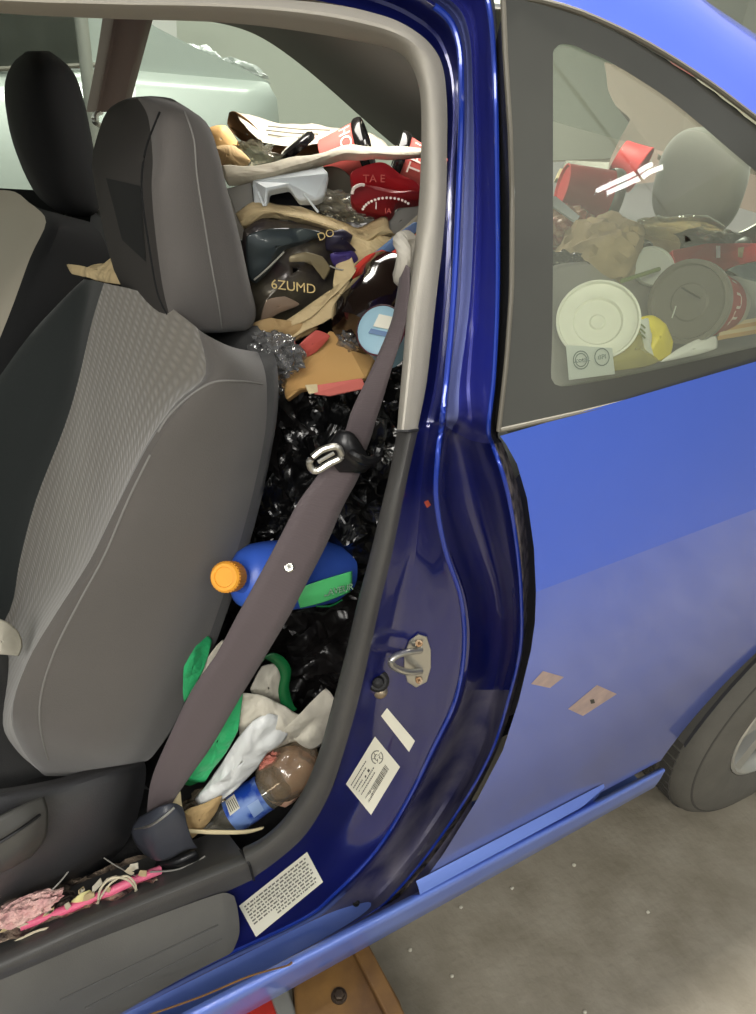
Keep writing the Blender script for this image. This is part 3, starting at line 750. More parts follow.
# far pillar between the far windows
fp = [[(86,112),(96,60),(104,8)],[(96,112),(106,60),(115,8)],[(99,112),(110,60),(118,8)],[(122,112),(134,60),(146,8)],[(128,112),(142,60),(156,8)]]
yy = [2.03, 1.96, 1.97, 1.95, 2.03]
MB().grid(surf([[at(p[0], p[1], y - .05 * k) for k, p in enumerate(r)] for r, y in zip(fp, yy)], 4, 4)).build('far_pillar_trim', M['pillar_in'], car)
# far rear pillar and quarter trim sweeping down to the parcel shelf
e1 = [(150,6,2.0),(158,16,1.98),(200,20,1.95),(235,27,1.93),(262,38,1.91),(292,58,1.9),(325,85,1.9),(360,116,1.9),(395,146,1.9),(450,190,1.9)]
e2 = [(150,-10,1.7),(165,-8,1.68),(215,0,1.66),(262,8,1.64),(300,22,1.62),(345,45,1.60),(385,72,1.58),(430,105,1.56),(470,130,1.55),(520,165,1.55)]
e3 = [(170,-60,1.3),(200,-60,1.3),(260,-52,1.3),(330,-45,1.3),(390,-25,1.3),(430,-10,1.35),(460,20,1.4),(480,50,1.45),(500,90,1.5),(525,160,1.54)]
MB().grid(surf(pxrows([e1, e2, e3]), 4, 6)).build('rear_pillar_trim', M['grey_in'], car)
rp = polysheet([(606,62,1.75),(606,72,1.74),(608,90,1.72),(616,106,1.7),(630,119,1.68),(622,135,1.66),(612,155,1.64),(606,175,1.62),(604,215,1.6),(650,250,1.6),(760,260,1.6),(815,235,1.6),(760,172,1.65),(700,118,1.7),(650,80,1.74)], 0, bulge=-.02)
MB().grid(rp, True).build('rear_corner_trim', M['pillar_in'], car)
# far side glass panes
MB().grid([[V((-.7, 2.06, 1.05)), V((.42, 2.06, 1.05))], [V((-.7, 1.97, 1.5)), V((.45, 1.97, 1.5))]]).build('far_door_glass', M['glass_clear'], car)
MB().grid([[V((.5, 2.06, 1.05)), V((1.5, 2.06, 1.05))], [V((.5, 1.97, 1.5)), V((1.3, 1.97, 1.5))]]).build('far_quarter_glass', M['glass_clear'], car)
# rear seat ----------------------------------------------------------------
rs = thing('rear_bench_seat', 'dark grey rear bench seat buried under rubbish behind the front seats', 'seat', (.95, 1.25, .45))
MB().grid(surf([[V((x, y, z)) for y in (.68, .9, 1.3, 1.7, 1.96)] for x, z in ((.66, .5), (.67, .70), (.74, .75), (.95, .73), (1.12, .70))], 3, 3)).build('seat_cushion', M['fab_low'], rs)
MB().grid(surf([[V((x, y, z)) for y in (.66, .9, 1.3, 1.7, 1.96)] for x, z in ((1.06, .68), (1.15, .9), (1.25, 1.09), (1.31, 1.12), (1.9, 1.12))], 3, 3)).build('backrest', M['fab_low'], rs)
def rear_head(px, py, Y, rx, ry):
    mb = MB(); m = mpp(px, py, Y); c = at(px, py, Y)
    blob(mb, c + V((.03, 0, 0)), V((.045, 0, 0)), V((0, ry * m * 1.0, 0)), V((0, 0, 1)) * ry * m, amp=0, power=.75, sub=4)
    return mb
# parked background is built later
# ================================================================== FRONT SEATS
ds = thing('front_seat', 'dark grey driver seat with patterned cloth insert nearest the open doorway', 'seat', (.1, .93, .45), 'front seats')
# backrest: columns rear-near, side face, near ridge, insert edge, insert, far insert edge, far ridge, far rear ; rows top->bottom
RB = [
 [(258,352,.80),(232,347,.72),(205,334,.72),(190,322,.76),(160,300,.84),(135,290,.93),(104,283,1.05),(92,280,1.13),(84,279,1.18),(105,275,1.2)],
 [(265,372,.74),(240,366,.69),(214,372,.68),(196,372,.715),(160,352,.80),(125,338,.92),(92,322,1.07),(84,308,1.13),(70,292,1.17),(100,283,1.24)],
 [(267,400,.72),(236,400,.68),(184,404,.67),(170,402,.71),(138,402,.80),(110,396,.92),(78,382,1.08),(64,356,1.13),(34,330,1.18),(90,310,1.26)],
 [(264,440,.72),(226,446,.675),(155,446,.665),(142,448,.71),(118,450,.81),(90,446,.93),(64,428,1.08),(40,405,1.13),(4,370,1.18),(80,340,1.27)],
 [(250,505,.72),(204,516,.67),(125,505,.66),(114,512,.71),(92,520,.82),(66,520,.94),(36,500,1.08),(10,478,1.13),(-40,435,1.18),(50,390,1.27)],
 [(233,565,.72),(182,578,.665),(98,560,.655),(88,570,.71),(70,580,.82),(48,580,.94),(20,560,1.08),(-14,540,1.13),(-70,500,1.18),(20,450,1.27)],
 [(215,620,.72),(160,636,.66),(66,612,.65),(56,622,.70),(40,630,.81),(24,630,.94),(10,610,1.06),(-30,590,1.11),(-100,560,1.16),(0,520,1.27)],
 [(195,675,.72),(140,694,.655),(36,665,.65),(28,674,.70),(16,680,.80),(0,678,.93),(-20,660,1.06),(-50,650,1.1),(-130,620,1.15),(-20,580,1.27)],
 [(175,722,.72),(120,742,.66),(22,715,.66),(12,720,.70),(0,724,.80),(-16,720,.93),(-40,710,1.05),(-70,700,1.1),(-150,680,1.15),(-40,640,1.27)],
 [(152,757,.73),(105,765,.68),(33,752,.68),(22,752,.72),(8,750,.80),(-10,748,.93),(-50,740,1.05),(-90,730,1.1),(-160,720,1.15),(-60,700,1.27)],
 [(140,762,.76),(100,774,.70),(52,776,.70),(40,774,.74),(20,770,.82),(0,764,.93),(-50,755,1.05),(-90,745,1.1),(-150,735,1.15),(-60,720,1.27)],
]
g = surf(pxrows(RB), 4, 4)
side = MB().grid([r[0:11] for r in g]).build('backrest_side', M['fab'], ds)
MB().grid([r[10:25] for r in g]).build('backrest_insert', M['weave'], ds)
MB().grid([r[24:37] for r in g]).build('backrest_far_bolster', M['fab_dark'], ds)
back = [[r[0], r[0] + V((.03, .08, .0)), r[-1] + V((.06, -.06, 0)), r[-1]] for r in g]
MB().grid(surf(back, 3, 1)).build('backrest_rear', M['fab_low'], ds)
# seams
bvD = bvh_of([side])
def seam(pts, m=M['fab_low'], r=.0014, bv=bvD, parent=ds, dz=0.0006):
    P = [onto(bv, p.x, p.y, dz) for p in cat([V((*q, 0)) for q in pts], 6)]; P = [p for p in P if p]
    if len(P) > 3: MB().tube(P, r, 6).build('seam', m, parent)
seamlight = mat('pale_seam_thread', (122, 120, 116), .8)
seam([(262,384),(240,381),(214,382),(192,394),(170,414),(158,432)], seamlight, .0012)
seam([(150,455),(128,500),(104,556),(78,604),(56,648),(42,690),(40,725),(48,760)], seamlight, .0012)
hrs = mat('seat_shadow_gap', (14, 14, 15), .9)
# headrest of the driver seat
HR = [  # rings from top to bottom: near-rear, near-mid, near-front edge, front-near, front-mid, front-far, far-rear, rear-mid
 [(176,102,.93),(160,98,.89),(144,97,.88),(134,99,.92),(128,100,.98),(130,98,1.04),(150,96,1.05),(170,98,1.0)],
 [(206,122,.88),(188,112,.83),(160,110,.83),(140,120,.88),(116,112,.98),(108,110,1.08),(130,100,1.12),(180,108,1.05)],
 [(219,155,.86),(200,150,.81),(165,150,.80),(144,160,.85),(112,150,.97),(96,140,1.10),(118,125,1.16),(190,130,1.10)],
 [(226,185,.86),(205,185,.80),(166,186,.79),(142,190,.83),(110,182,.97),(92,165,1.12),(112,150,1.18),(200,160,1.14)],
 [(238,230,.86),(214,232,.80),(172,236,.79),(146,238,.83),(118,225,.97),(97,198,1.13),(118,180,1.19),(210,200,1.15)],
 [(249,280,.86),(222,286,.80),(180,290,.79),(154,292,.83),(126,272,.97),(106,240,1.12),(125,215,1.18),(220,245,1.15)],
 [(256,312,.87),(230,322,.82),(190,326,.81),(164,324,.84),(140,306,.97),(118,278,1.10),(135,250,1.16),(230,280,1.14)],
 [(250,326,.89),(228,332,.85),(196,333,.84),(176,330,.87),(158,318,.97),(138,296,1.07),(150,270,1.12),(228,300,1.10)],
 [(236,326,.92),(222,330,.90),(204,331,.89),(190,328,.92),(178,320,.97),(165,308,1.02),(170,296,1.05),(215,312,1.03)],
]
hg = surf([cat([at(*p) for p in r], 5, True) for r in HR], 1, 5)
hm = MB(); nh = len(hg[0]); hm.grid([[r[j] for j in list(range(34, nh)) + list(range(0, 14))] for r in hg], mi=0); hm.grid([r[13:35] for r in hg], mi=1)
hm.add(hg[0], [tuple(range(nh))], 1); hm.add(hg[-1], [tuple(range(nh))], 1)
hr = hm.build('headrest', [M['fab_hd'], mat('shaded_headrest_front', (52, 49, 47), .9)], ds)  # front half darker: its shade is put into the cloth colour
bvH = bvh_of([hr])
seam([(185,112),(194,140),(197,175),(204,220),(211,262),(218,300),(222,328)], seamlight, .0011, bvH)
seam([(160,112),(146,150),(142,190),(150,250),(160,300),(178,328)], M['fab_black'], .0014, bvH)
# black decal paints in the shade of the headrest's pad recess
rc = decal(MB(), bvH, [(106,178),(140,186),(146,262),(122,240)], 10, .002); rc.build('headrest_recess_shade', M['fab_black'], ds)
# front edge of the driver cushion and side shield
cu = pxrows([[(150,790,.78),(60,775,.72),(0,790,.70),(-60,800,.68)],[(120,760,.9),(40,735,.80),(0,720,.78),(-60,715,.76)],[(60,700,1.0),(20,660,.98),(0,650,.95),(-60,640,.92)],[(60,650,1.2),(10,600,1.2),(-20,600,1.2),(-90,590,1.2)]])
MB().grid(surf(cu, 4, 4)).build('seat_cushion', M['fab_low'], ds)
SH = [
 [(140,757,.74),(100,766,.70),(60,778,.67),(20,786,.65),(-20,792,.64),(-80,806,.64)],
 [(146,768,.72),(112,774,.665),(60,790,.64),(20,798,.625),(-20,806,.615),(-80,820,.61)],
 [(142,800,.71),(110,806,.655),(62,824,.63),(20,836,.615),(-20,848,.61),(-80,866,.60)],
 [(128,840,.71),(96,850,.66),(52,872,.64),(16,884,.625),(-20,898,.61),(-80,920,.60)],
 [(104,868,.72),(76,880,.68),(36,896,.66),(0,908,.65),(-40,922,.64),(-80,936,.63)],
]
MB().grid(surf(pxrows(SH), 5, 5)).build('side_shield', M['plastic'], ds)
LV = [[(42,797,.615),(20,806,.60),(-10,822,.59),(-50,845,.59)],[(46,812,.605),(24,828,.585),(-10,848,.58),(-50,872,.58)],[(44,836,.605),(22,848,.585),(-10,868,.58),(-50,890,.58)],[(30,855,.62),(14,864,.605),(-10,876,.60),(-50,898,.60)]]
MB().grid(surf(pxrows(LV), 4, 4)).build('recline_lever', M['plastic2'], ds, solid=.006)
MB().tube(cat([at(40,815,.592), at(22,828,.58), at(0,842,.575), at(-40,866,.575)], 5), .002, 6).build('lever_groove', M['black'], ds)
# passenger seat ---------------------------------------------------------------
ps = thing('front_seat', 'passenger seat in light grey cloth with a black side beyond the driver seat', 'seat', (.1, 1.6, .45), 'front seats')
PB = [
 [(90,222,1.42),(60,214,1.38),(34,206,1.45),(15,192,1.60),(-10,190,1.75),(-60,190,1.9)],
 [(104,240,1.40),(72,228,1.34),(46,222,1.36),(16,216,1.58),(-10,216,1.75),(-60,210,1.9)],
 [(112,280,1.40),(66,262,1.32),(30,258,1.34),(0,262,1.52),(-30,262,1.7),(-80,260,1.9)],
 [(100,340,1.38),(52,320,1.30),(8,318,1.32),(-20,324,1.5),(-50,324,1.7),(-100,320,1.9)],
 [(60,440,1.38),(20,420,1.30),(-30,410,1.32),(-60,410,1.5),(-100,410,1.7),(-150,400,1.9)],
 [(20,560,1.38),(-20,540,1.30),(-80,530,1.32),(-110,530,1.5),(-150,530,1.7),(-200,520,1.9)],
]
g = surf(pxrows(PB), 4, 4)
MB().grid([r[0:9] for r in g]).build('backrest_side', M['fab_black'], ps)
MB().grid([r[8:21] for r in g]).build('backrest_front', M['fab_pass'], ps)
MB().grid([[r[0], r[0] + V((.05, .2, 0)), r[-1] + V((.1, 0, 0)), r[-1]] for r in g]).build('backrest_rear', M['fab_black'], ps)
HP = [
 [(52,54,1.50),(40,52,1.46),(30,52,1.50),(24,53,1.58),(30,51,1.66),(48,51,1.62)],
 [(74,74,1.46),(58,68,1.40),(30,66,1.42),(12,68,1.56),(20,60,1.72),(62,64,1.66)],
 [(84,104,1.44),(66,104,1.38),(28,104,1.40),(7,90,1.56),(12,80,1.74),(72,90,1.68)],
 [(91,140,1.44),(72,145,1.37),(32,146,1.40),(9,120,1.56),(14,105,1.74),(80,125,1.68)],
 [(97,178,1.44),(78,186,1.38),(42,186,1.40),(17,155,1.56),(22,140,1.72),(88,165,1.68)],
 [(100,205,1.46),(84,212,1.41),(56,210,1.43),(34,190,1.56),(40,170,1.68),(92,190,1.64)],
 [(94,214,1.50),(84,217,1.48),(70,215,1.49),(58,205,1.56),(64,198,1.62),(88,205,1.60)],
]
ph = MB().grid(surf([cat([at(*p) for p in r], 5, True) for r in HP], 1, 5), True, caps=True).build('headrest', M['fab_black'], ps)
for q in ((66, 212), (98, 214)): MB().tube([at(q[0], q[1] - 10, 1.5), at(q[0] + 4, q[1] + 14, 1.52)], .006, 8).build('headrest_post', M['metal'], ps)
c = at(98, 117, 1.3); MB().tube(cat([at(101,112,1.99), at(95,115,1.94), at(94,121,1.92), at(99,125,1.94), at(104,126,1.99)], 4), .006, 8).build('coat_hook', M['metal'], car)
# ================================================================== SEAT BELT
sb = thing('seat_belt', 'taupe grey seat belt hanging across the doorway with a metal tongue', 'seat belt', tuple(at(160, 830, .62)))
def strap(Ls, Rs, name='webbing'):
    a = cat([at(*p) for p in Ls], 6); b = cat([at(*p) for p in Rs], 6)
    rows = [[p, p.lerp(q, .25) - FW * .0008, p.lerp(q, .5) - FW * .0012, p.lerp(q, .75) - FW * .0008, q] for p, q in zip(a, b)]
    return MB().grid(rows).build(name, M['belt'], sb, solid=.0014)
strap([(402,262,.60),(398,290,.60),(392,320,.60),(380,350,.602),(366,380,.605),(352,410,.61),(345,432,.612),(334,462,.612)],
      [(410,268,.59),(409,300,.585),(404,330,.585),(393,365,.59),(384,395,.595),(376,420,.60),(370,440,.605),(362,458,.605)], 'webbing')
strap([(330,456,.61),(316,478,.61),(298,503,.61),(276,545,.61),(256,582,.61),(237,616,.612),(216,655,.615),(192,690,.62),(170,735,.625),(152,778,.63),(147,812,.635),(146,850,.64)],
      [(366,458,.60),(357,480,.60),(343,506,.60),(326,545,.60),(307,582,.60),(290,614,.60),(264,658,.605),(242,694,.61),(212,745,.615),(186,782,.62),(168,812,.625),(160,850,.63)], 'webbing')
tg = MB().grid(surf(pxrows([[(336,440,.60),(340,432,.595),(349,432,.59),(356,440,.588)],[(326,452,.60),(336,446,.59),(352,450,.58),(370,462,.582)],[(334,462,.60),(346,458,.585),(360,466,.58),(376,460,.58)],[(340,470,.602),(352,470,.59),(364,470,.585),(372,458,.585)]]), 3, 3)).build('belt_tongue_cover', M['black'], sb, solid=.006)
MB().tube(cat([at(346,448,.588), at(356,456,.574), at(366,461,.574), at(376,458,.578), at(379,448,.582)], 5), .005, 8).build('belt_slot_bar', M['black'], sb)
MB().tube(cat([at(311,459,.585), at(310,466,.585), at(316,471,.582), at(330,463,.580), at(341,457,.578), at(337,447,.580), at(322,450,.585)], 5, True), .0036, 8).build('belt_tongue', M['metal'], sb)
MB().tube([at(318,462,.584), at(334,453,.58)], .002, 6).build('tongue_bar', M['metal'], sb)
c = at(289, 567, .604); MB().lathe([(-.001, .0062), (.0015, .006), (.003, .0045), (.003, .0012), (.0022, 0)], c, -FW, 20).build('belt_stud', M['metal'], sb)
MB().tube(cat([at(400,240,.61), at(404,252,.6), at(402,268,.602), at(400,278,.61), at(408,282,.62), at(414,262,.62), at(410,240,.62)], 5, True), .007, 8).build('belt_guide', M['trim'], sb)
BK = pxrows([[(142,818,.625),(152,812,.61),(162,806,.602),(172,804,.60),(180,808,.60)],[(134,830,.625),(148,828,.60),(162,820,.592),(174,815,.59),(184,820,.592)],[(138,842,.625),(152,844,.598),(166,840,.59),(180,834,.588),(190,836,.592)],[(146,852,.63),(158,858,.60),(170,856,.595),(184,848,.592),(196,846,.60)]])
bk = MB().grid(surf(BK, 4, 4)).build('belt_anchor_cover', M['buckle'], sb, solid=.008)
MB().tube(cat([at(135,829,.62), at(149,826,.596), at(162,818,.588), at(174,808,.586)], 4), .0018, 6).build('anchor_cover_edge', M['metal'], bk)
MB().grid(surf(pxrows([[(156,862,.62),(176,860,.60),(196,850,.60)],[(162,872,.62),(180,866,.605),(198,858,.605)]]), 3, 3)).build('belt_anchor_bolt_plate', M['black'], sb, solid=.01)
# ================================================================== THE RUBBISH
def one(mb, name, m, label, cat_, group=None, **k):
    o = mb.build(name, m, **k); return tag(o, label, cat_, group)
def px_axis(px, py, Y, ang):
    r = math.radians(ang); return IX * math.cos(r) + IY * math.sin(r)
def frame_at(px, py, Y, ang=0, tilt=0):
    """u to the right (rotated by ang in view), v up, n towards viewer"""
    u = px_axis(px, py, Y, ang); n = -FW; v = n.cross(u).normalized()
    if tilt:
        R_ = Matrix.Rotation(math.radians(tilt), 3, u); v = R_ @ v; n = R_ @ n
    return u.normalized(), v.normalized(), n.normalized()
def sheet(name, quadorpoly, m, label, cat_, amp=.004, freq=25, seed=0, bulge=.01, solid=.0012, group=None, quad=False, parent=None, n=28):
    if quad: rows = sheetgrid(quadorpoly, n, n, bulge, amp, freq, seed); mb = MB().grid(rows)
    else: rows = polysheet(quadorpoly, amp, freq, seed, bulge); mb = MB().grid(rows, True)
    o = mb.build(name, m, parent, solid=solid)
    if parent is None: tag(o, label, cat_, group)
    return o
def PP(pts, Y): return [(x, y, Y) if not isinstance(Y, (list, tuple)) else (x, y, Y[i]) for i, (x, y) in enumerate(pts)]

# ---- foundation: things under the heap ---------------------------------------
def trashbag(px, py, Y, rx, ry, rot, dep, seed, m, label, amp=.35, parent=None):
    mb = MB(); pblob(mb, px, py, Y, rx, ry, rot, dep, amp=amp, freq=2.6, seed=seed, sub=5, ridge=True)
    return one(mb, 'trash_bag', m, label, 'trash bag', 'black trash bags')
trashbag(330, 480, .86, 82, 95, 0, .16, 1, M['bag'], 'glossy black trash bag bulging behind the seat belt, above the blue jug')
trashbag(276, 440, .92, 52, 100, 8, .13, 5, M['bag2'], 'crinkled black trash bag squeezed against the driver seat backrest')
trashbag(345, 400, .98, 70, 55, 0, .14, 8, M['bag'], 'black trash bag under the tan folded carton')
trashbag(330, 650, .84, 75, 58, 0, .12, 12, M['bag2'], 'dark bag in the shadow below the blue jug')
trashbag(245, 620, 1.0, 70, 70, 0, .12, 14, M['bag2'], 'dull black bag in the footwell behind the driver seat')
trashbag(250, 790, .92, 120, 60, 0, .12, 15, M['bag2'], 'flattened black bag at the bottom of the rear footwell')
trashbag(330, 300, 1.15, 120, 70, 0, .14, 17, M['bag2'], 'black bag buried in the middle of the heap under the snack bag')
# knot of film on the first bag
# ---- top of the heap seen through the doorway --------------------------------
# opened kraft bag at the back
b = thing('paper_bag', 'open kraft paper bag with a brown mouth on top of the heap', 'paper bag', tuple(at(300, 145, 1.4)), 'paper bags on the heap')
MB().grid(crumple(surf(pxrows([[(236,114,1.42),(262,118,1.42),(300,124,1.42),(340,128,1.42),(372,133,1.4)],[(244,124,1.36),(270,132,1.36),(310,136,1.36),(345,138,1.36),(384,142,1.36)],[(262,142,1.32),(290,146,1.32),(318,142,1.32),(350,146,1.32),(392,150,1.33)]]), 6, 6), .006, 14, 3)).build('front_sheet', M['paper_w'], b, solid=.001)
MB().grid(polysheet([(229,113,1.43),(236,113,1.40),(248,120,1.38),(258,130,1.36),(268,141,1.34),(262,146,1.33),(246,143,1.36),(234,134,1.4),(227,124,1.43)], .003, 20, 4, -.02), True).build('bag_mouth', M['kraft_in'], b, solid=.001)
for k, (x0, x1, y) in enumerate([(268, 330, 129), (266, 318, 133), (268, 300, 137)]):
    MB().tube([at(x0, y - 3, 1.345), at((x0 + x1) / 2, y, 1.345), at(x1, y + 1, 1.345)], .0014, 4).build('printing', M['ink'], b)
sheet('paper_bag', PP([(270,146),(300,141),(318,146),(345,142),(372,144),(382,152),(340,156),(300,156),(268,155)], 1.36), M['kraft_in'], 'brown crumpled paper edge tucked under the open kraft bag', 'paper bag', .006, 20, 6, .02, group='paper bags on the heap')
# tan papers and cardboard at the left
for i, (pts, m, lab) in enumerate([
    ([(206,128),(226,126),(238,142),(244,160),(222,166),(204,150)], M['tan'], 'tan sheet of card standing beside the driver headrest'),
    ([(214,150),(234,146),(250,160),(236,176),(216,176)], M['kraft'], 'crumpled brown wrapper behind the driver headrest')]):
    sheet('paper_wrapper', PP(pts, 1.25 - .1 * i), m, lab, 'wrapper', .006, 20, 10 + i, .02)
mb = MB(); pblob(mb, 252, 156, 1.2, 24, 11, 5, .05, amp=.5, freq=2.5, seed=21)
one(mb, 'clear_clamshell', M['pet'], 'clear crushed plastic clamshell beside the open kraft bag', 'container')
# cups with black lids
def cup(name, rim, base, r0, r1, mb_, label, group=None, band=None, lid=None, cat_='cup', text=None, inner=None, thk=.0015):
    """open or lidded paper cup, rim and base are 3-D points"""
    t = thing(name, label, cat_, tuple(base.lerp(rim, 0)), group); ax = (base - rim); L = ax.length; ax.normalize()
    pr = [(L - .004, 0), (L - .004, r1 * .9), (L, r1 * .93), (L, r1), (L * .5, (r0 + r1) / 2), (.004, r0), (0, r0 + .0025), (-.002, r0 + .001), (0, r0 - .001), (L * .5, (r0 + r1) / 2 - thk), (L - .01, r1 - thk), (L - .01, 0)]
    MB().lathe(pr, rim, ax, 40).build('cup_body', mb_, t)
    if inner: MB().lathe([(.003, r0 - .0012), (L * .5, (r0 + r1) / 2 - thk * 1.6), (L - .012, r1 - thk * 1.8), (L - .012, 0)], rim, ax, 40).build('cup_inside', inner, t)
    if band: MB().lathe([(L * band[0], r0 + (r1 - r0) * band[0] + .0008), (L * band[1], r0 + (r1 - r0) * band[1] + .0008)], rim, ax, 40).build('printed_band', band[2], t)
    if lid: MB().lathe([(.012, r0 + .0015), (.008, r0 + .004), (0, r0 + .0045), (-.004, r0 + .003), (-.004, r0 - .004), (-.001, r0 - .006), (-.001, r0 * .3), (-.003, r0 * .28), (-.003, 0)], rim, ax, 40).build('lid', lid, t)
    if text:
        u = ax; s, sc, where, ang, mm = text
        side = ax.cross(FW).normalized()
        nrm = side.cross(ax).normalized()
        if nrm.dot(FW) > 0: nrm = -nrm
        nrm = (Matrix.Rotation(math.radians(ang), 3, ax) @ nrm)
        r = r0 + (r1 - r0) * where + .003; tang = nrm.cross(ax)
        o = letters(s, rim + ax * L * where + nrm * r, tang if True else ax, -ax, sc, mm, parent=t)
        # wrap around the cup
        c0 = rim + ax * L * where; og = ORG[t.name]
        for v in o.data.vertices:
            p = v.co + og - c0; a = p.dot(tang) / r; h = p.dot(ax)
            rr = r0 + (r1 - r0) * (where + h / L) + .0014
            v.co = c0 + ax * h + (nrm * math.cos(a) + tang * math.sin(a)) * rr - og
    return t
cup('paper_cup', at(366, 146, 1.28), at(325, 160, 1.32), .044, .034, M['red_pale'], 'red paper cup with black lid at the back, left of its twin', 'red cups at the back', lid=M['lidblk'], text=('HOT', .03, .35, 0, M['letw']))
cup('paper_cup', at(396, 160, 1.16), at(440, 178, 1.12), .042, .032, M['red_pale'], 'red paper cup with black lid lying against the pillar trim', 'red cups at the back', lid=M['lidblk'], text=('TEN', .03, .4, 0, M['letw']))
mb = MB(); mb.lathe([(0, .03), (.004, .032), (.01, .032), (.014, .026), (.014, 0)], at(300, 150, 1.2), (IX * -.5 - FW * .4 + IY * .6), 32); one(mb, 'cup_lid', M['lidblk'], 'black domed cup lid lying beside the left red cup', 'lid')
# long grey paper roll across the doorway
rows = [[(222,168,1.02),(250,166,1.02),(285,162,1.03),(320,153,1.04),(345,147,1.05),(380,149,1.05),(425,151,1.04)],[(225,178,1.0),(252,176,1.0),(287,170,1.0),(322,160,1.0),(347,154,1.01),(382,154,1.01),(425,154,1.01)],[(230,187,1.0),(254,184,1.01),(290,176,1.01),(325,166,1.01),(350,161,1.01),(385,159,1.01),(425,158,1.02)]]
o = MB().grid(crumple(surf(pxrows(rows), 6, 5), .004, 16, 31)).build('folded_paper', M['paper_g'], solid=.004); tag(o, 'long folded grey newsprint strip lying across the heap', 'paper')
# white foam takeout box
fb = thing('foam_box', 'white foam takeout box with square compartments under the folded newsprint', 'food box', tuple(at(290, 200, .98)))
MB().prism([at(*p) for p in [(252,180,1.0),(322,166,1.0),(328,172,.98),(324,196,.97),(316,200,.965),(298,200,.96),(288,186,.96),(268,190,.96),(266,212,.95),(254,206,.96)]], FW * .02).build('tray', M['foam'], fb, smooth=False, bevel=.003)
MB().prism([at(*p) for p in [(226,188,1.0),(251,182,1.0),(254,204,.98),(250,215,.97),(238,220,.97)]], FW * .02).build('side_flap', M['greyplate'], fb, smooth=False, bevel=.002)
MB().prism([at(*p) for p in [(262,188,1.02),(296,180,1.02),(322,214,1.0),(268,216,1.0)]], FW * .015).build('compartment', M['black'], fb, smooth=False)
MB().tube([at(258, 192, .95), at(264, 206, .945)], .0016, 6).build('tray_rib', M['foam'], fb); MB().tube([at(304, 194, .95), at(318, 212, .945)], .0016, 6).build('tray_rib', M['foam'], fb)
mb = MB(); mb.lathe([(0, .03), (.02, .028), (.05, .024), (.05, 0)], at(334, 186, 1.05), (IX * -.3 + FW * .9 - IY * .2), 32); mb.lathe([(-.002, .031), (.002, .0325), (.005, .030)], at(334, 186, 1.05), (IX * -.3 + FW * .9 - IY * .2), 32); one(mb, 'plastic_cup', M['lidsmoke'], 'dark smoky plastic cup between the foam box and the red cartons', 'cup')
mb = MB(); pblob(mb, 340, 204, .98, 28, 10, -15, .03, amp=.4, freq=3, seed=22); one(mb, 'clear_clamshell', M['pet'], 'clear plastic lid crushed below the dark plastic cup', 'container')
# red fries cartons
def carton(pts, Y, m, label, seed):
    t = thing('fries_carton', label, 'carton', tuple(at(pts[0][0], pts[0][1], Y)), 'red fries cartons')
    c = cat([at(x, y, Y) for x, y in pts], 4, True); c2 = sum(c, V()) / len(c)
    MB().grid([[p + FW * .02 for p in c], c, [c2 + (p - c2) * .96 - FW * .004 for p in c], [c2 + (p - c2) * .5 - FW * .01 for p in c], [c2 - FW * .011 for p in c]], True).build('card_front', m, t)
    return t
t = carton([(352,172),(372,164),(386,164),(402,176),(418,184),(420,196),(395,194),(365,192),(352,184)], .98, M['red'], 'red fries carton with faint lettering lying upper of the pair', 1)
u, v, n = frame_at(376, 178, .95, 0); letters('TA E', at(374, 179, .955), u, v, .015, M['red_pale'], parent=t)
t = carton([(351,194),(358,186),(375,187),(398,192),(420,192),(420,200),(398,203),(394,210),(386,216),(360,210),(352,204)], .95, M['reddk'], 'red fries carton with a dotted white arc lying lower of the pair', 2)
for k in range(15):
    a = math.radians(165 - k * 9); px, py = 388 + 26 * math.cos(a), 213 - 15 * math.sin(a); c = at(px, py, .925)
    MB().lathe([(0, 0), (0, .0018), (.0008, .0018), (.0008, 0)], c, -FW, 8).build('printed_dot', M['letw'], t)
letters('1', at(376, 206, .925), u, v, .014, M['letw'], parent=t); letters('IA', at(388, 211, .925), u, v, .010, M['red_pale'], parent=t)
MB().tube(cat([at(352,194,.93), at(354,188,.93), at(360,185,.93), at(364,185,.93)], 4), .0022, 6).build('carton_edge', M['letw'], t)
# cream bag edge and snack bag
cb = thing('snack_bag', 'large dark foil snack bag with gold lettering and a cream opened top', 'snack bag', tuple(at(300, 280, .92)))
cr1 = [[(236,214,.98),(250,204,.97),(275,203,.97),(310,210,.97),(345,222,.96),(362,228,.95),(385,216,.95),(388,230,.94)],[(240,222,.95),(256,213,.94),(280,212,.94),(312,220,.94),(342,230,.93),(365,238,.92),(380,232,.92),(392,232,.92)],[(244,232,.96),(262,220,.955),(285,218,.955),(312,226,.955),(338,234,.95),(362,246,.94),(376,240,.94),(395,236,.94)]]
MB().grid(crumple(surf(pxrows(cr1), 5, 5), .004, 22, 41)).build('opened_top', M['kraft2'], cb, solid=.0012)
body = [(244,228),(262,216),(300,222),(338,232),(356,246),(352,262),(360,276),(350,290),(332,304),(306,318),(284,330),(262,338),(246,330),(252,310),(248,280),(243,250)]
MB().grid(polysheet(PP(body, .94), .008, 16, 42, .035, rings=12), True).build('foil_front', M['snack'], cb, solid=.001)
def cpatch(name, pts, m, Y, amp=.004, bulge=.01, seed=1, parent=cb): return MB().grid(polysheet(PP(pts, Y), amp, 20, seed, bulge), True).build(name, m, parent, solid=.0008)
cpatch('slate_panel', [(246,236),(270,228),(300,228),(326,234),(300,244),(284,250),(270,270),(256,284),(248,276)], M['snack_grn'], .905, seed=2)
cpatch('purple_panel', [(330,254),(352,250),(358,258),(354,266),(334,266)], M['purple'], .90, seed=3)
cpatch('dark_lobes', [(326,234),(342,230),(352,236),(350,244),(356,250),(346,254),(326,250)], mat('indigo_foil', (44, 40, 58), .35, .3), .90, seed=4)
